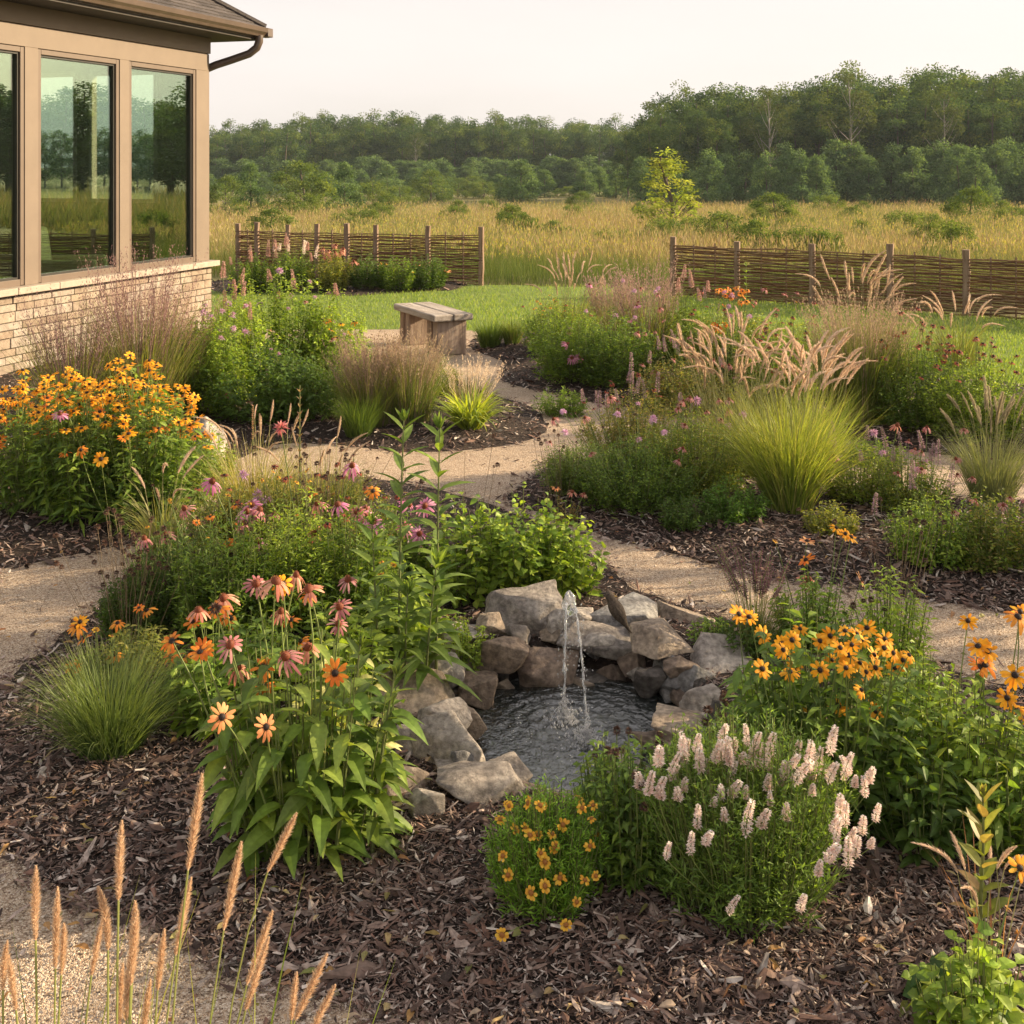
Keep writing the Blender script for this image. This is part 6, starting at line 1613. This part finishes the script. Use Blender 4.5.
# further plants that knit the beds together
for (px, py, W, H, LL, LW, c, lab, fl) in [
    (395, 655, 70, 90, .06, .02, 'lime', 'light green weedy perennial between the stalks and the shrub', [('tick', 3, .9, 1.1)]),
    (250, 700, 90, 80, .07, .022, 'mid', 'leafy sprouts between the asters and the largest coneflower clump', [('rudo', 3, .95, 1.2)]),
    (180, 720, 60, 60, .06, .016, 'mid', 'thin leafy sprouts right of the fine green grass', [('rudo', 2, .95, 1.2)]),
    (800, 790, 90, 110, .07, .026, 'mid', 'broad leaved sprouts behind the pink white flower spikes', []),
    (700, 790, 60, 60, .05, .018, 'lime', 'light green sprouts at the right water edge', []),
    (935, 870, 120, 90, .09, .034, 'dark', 'dark broad leaves at the foot of the right daisy clumps', []),
    (1030, 880, 90, 110, .09, .034, 'mid', 'broad leaved clump at the right edge below the daisies', []),
    (915, 745, 90, 80, .06, .022, 'lime', 'yellow green leafy plant behind the right daisy clumps', []),
    (640, 700, 30, 30, .03, .012, 'lime', 'tiny fern like plant between the stones behind the pond', []),
    (715, 655, 50, 34, .04, .014, 'mid', 'small leafy plant at the right end of the stone ring', []),
    (560, 420, 60, 30, .04, .014, 'mid', 'low foliage at the near mulch edge of the back bed', []),
    (330, 385, 90, 60, .05, .02, 'mid', 'leafy plant with buds behind the rosy brown grass', [('balm', 3, .9, 1.1)]),
    (430, 398, 60, 40, .04, .012, 'olive', 'thin olive foliage between rosy grass and day lily', []),
    (150, 500, 70, 60, .08, .03, 'dark', 'dark leafy clump at the foot of the orange daisies', []),
    (205, 500, 60, 70, .05, .022, 'lime', 'light green leafy plant beside the pale boulder', []),
    (835, 540, 60, 34, .04, .014, 'olive', 'low olive foliage in the mulch right of the vivid green grass', []),
    (690, 535, 70, 34, .035, .014, 'dark', 'dark low foliage at the front of the right middle bed', []),
    (770, 430, 90, 50, .045, .018, 'olive', 'olive foliage between the plume grass and the orange daisies', [('red', 8, .9, 1.2, .8)]),
    (880, 470, 70, 30, .04, .016, 'mid', 'low foliage at the front edge of the back bed', []),
]:
    herb('filler_perennial', lab, px, py, W, H, LL, LW, GR[c], 'plant', 'low perennials filling the beds', flowers=fl, segs=1 if py < 600 else 3, LAI=3.2, ns=50)

for (px, py, W, H, LL, LW, c, lab, fl) in [
    (215, 745, 110, 120, .10, .034, 'mid', 'leafy coneflower shoots filling the gap behind the largest coneflower clump', [('rudo', 4, .95, 1.15), ('coral', 2, 1.0, 1.2)]),
    (330, 720, 110, 110, .09, .030, 'lime', 'yellow green leafy shoots between the largest clump and the left bank stones', [('dust', 2, 1.0, 1.2)]),
    (130, 690, 80, 60, .05, .014, 'olive', 'olive sprouts between the fine green grass and the gravel', [('rudo', 3, .95, 1.3, .8)]),
    (400, 665, 90, 90, .09, .032, 'lime', 'bright leafy shoots at the foot of the tall leafy stalks', []),
]:
    herb('filler_perennial', lab, px, py, W, H, LL, LW, GR[c], 'plant', 'low perennials filling the beds', flowers=fl, segs=3, LAI=2.8, ns=40)
# dry leaves and petals dropped on the mulch and the path
a = Acc(); n = 520
y = 1 / (1 / 2.6 + rng.uniform(0, 1, n) * (1 / 8 - 1 / 2.6)); x = (rng.uniform(-20, 1050, n) - 512) / FPX * y
q = np.sqrt(((x - POND_C[0]) / POND_R[0]) ** 2 + ((y - POND_C[1]) / POND_R[1]) ** 2); k = q > 1.15; x, y = x[k], y[k]; n = len(x)
az = U(0, 6.28, n); D = np.stack([np.cos(az), np.sin(az), U(-.05, .3, n)], -1)
leaves(a, np.stack([x, y, hgt(x, y) + .035], -1), D, U(.02, .055, n), U(.008, .022, n), mixcol(n, [(.40, .24, .10), (.30, .14, .07), (.50, .40, .20), (.20, .22, .07), (.45, .35, .28)]), .25, .5, 4, wavy=.05)
tag(a.build('fallen_leaves', M['leaf'], None), kind='stuff')

# loose flowers standing above the back beds
for (px, py, W, H, n, kinds, lab) in [(600, 385, 150, 95, 16, ('echi', 'dust', 'balm'), 'scattered mauve flowers over the left end of the back bed'), (720, 400, 160, 100, 22, ('dust', 'balm', 'tick'), 'scattered pink and yellow flowers through the middle of the back bed'),
                                      (650, 515, 200, 95, 22, ('dust', 'balm', 'seed'), 'scattered mauve flowers and seed buttons over the right middle bed'), (920, 520, 160, 70, 14, ('dust', 'balm', 'seed'), 'scattered faded flowers over the gravel side plants at the right'),
                                      (270, 410, 150, 100, 16, ('balm', 'dust', 'tick'), 'scattered lilac and yellow flowers in the centre left bed'), (250, 640, 260, 130, 26, ('dust', 'seed', 'tick', 'rudo'), 'scattered small flowers and seed heads over the front of the mound')]:
    x, y, z = GB(px, py); s = sc_at(y); root = empty('loose_flowers', (x, y, z), 0, lab, 'flowering plant')
    hp = []
    for _ in range(n):
        p = np.array([x + U(-.5, .5) * W / s, y + U(-.05, .5), z + H / s * U(.5, 1.12)]); hp.append(p); add_flower(root, kinds[rng.integers(len(kinds))], p, s=U(.55, .9))
    stalks(root, hp, (x, y, z), W / s / 4, .0016)

# the beds go on past the right edge of the photo
for (px, py, W, H, LL, LW, c, lab, fl) in [
    (1120, 850, 170, 150, .09, .032, 'mid', 'daisy clump outside the photo to the right of the nearest bed', [('rud', 16, .9, 1.1)]),
    (1180, 730, 150, 130, .08, .028, 'lime', 'leafy clump outside the photo at the gravel path on the right', [('rudo', 8, .9, 1.1)]),
    (1120, 590, 120, 80, .04, .018, 'mid', 'bushy mound outside the photo in the right middle bed', [('dust', 6, .9, 1.1)]),
    (1230, 560, 130, 90, .04, .018, 'olive', 'olive mound outside the photo at the far end of the right middle bed', [('lilac', 8, .9, 1.1)]),
    (1110, 455, 120, 90, .05, .02, 'mid', 'green perennial outside the photo in the back right bed', [('red', 16, .9, 1.2)]),
    (1190, 450, 110, 80, .05, .02, 'lime', 'light green perennial outside the photo at the end of the back bed', [('echi', 8, .9, 1.2)]),
    (1260, 900, 170, 150, .09, .032, 'dark', 'dark leafy clump outside the photo nearest the camera on the right', [('coral', 8, .95, 1.15)])]:
    herb('leafy_bush', lab, px, py, W, H, LL, LW, GR[c], 'plant', None, flowers=fl, segs=2, LAI=3, ns=50)

# ------------------------------------------------------------------ haze
a = Acc(); box(a, (20, 150, 6), (900, 700, 34))
hm_ = bpy.data.materials.new('thin_haze'); hm_.use_nodes = True
nt = hm_.node_tree; nt.nodes.clear(); o_ = nt.nodes.new('ShaderNodeOutputMaterial'); v_ = nt.nodes.new('ShaderNodeVolumePrincipled')
v_.inputs['Color'].default_value = (0.80, 0.90, 1.0, 1); v_.inputs['Density'].default_value = 0.0002; v_.inputs['Anisotropy'].default_value = 0.2
nt.links.new(v_.outputs[0], o_.inputs['Volume'])
tag(a.build('haze', hm_), kind='stuff')
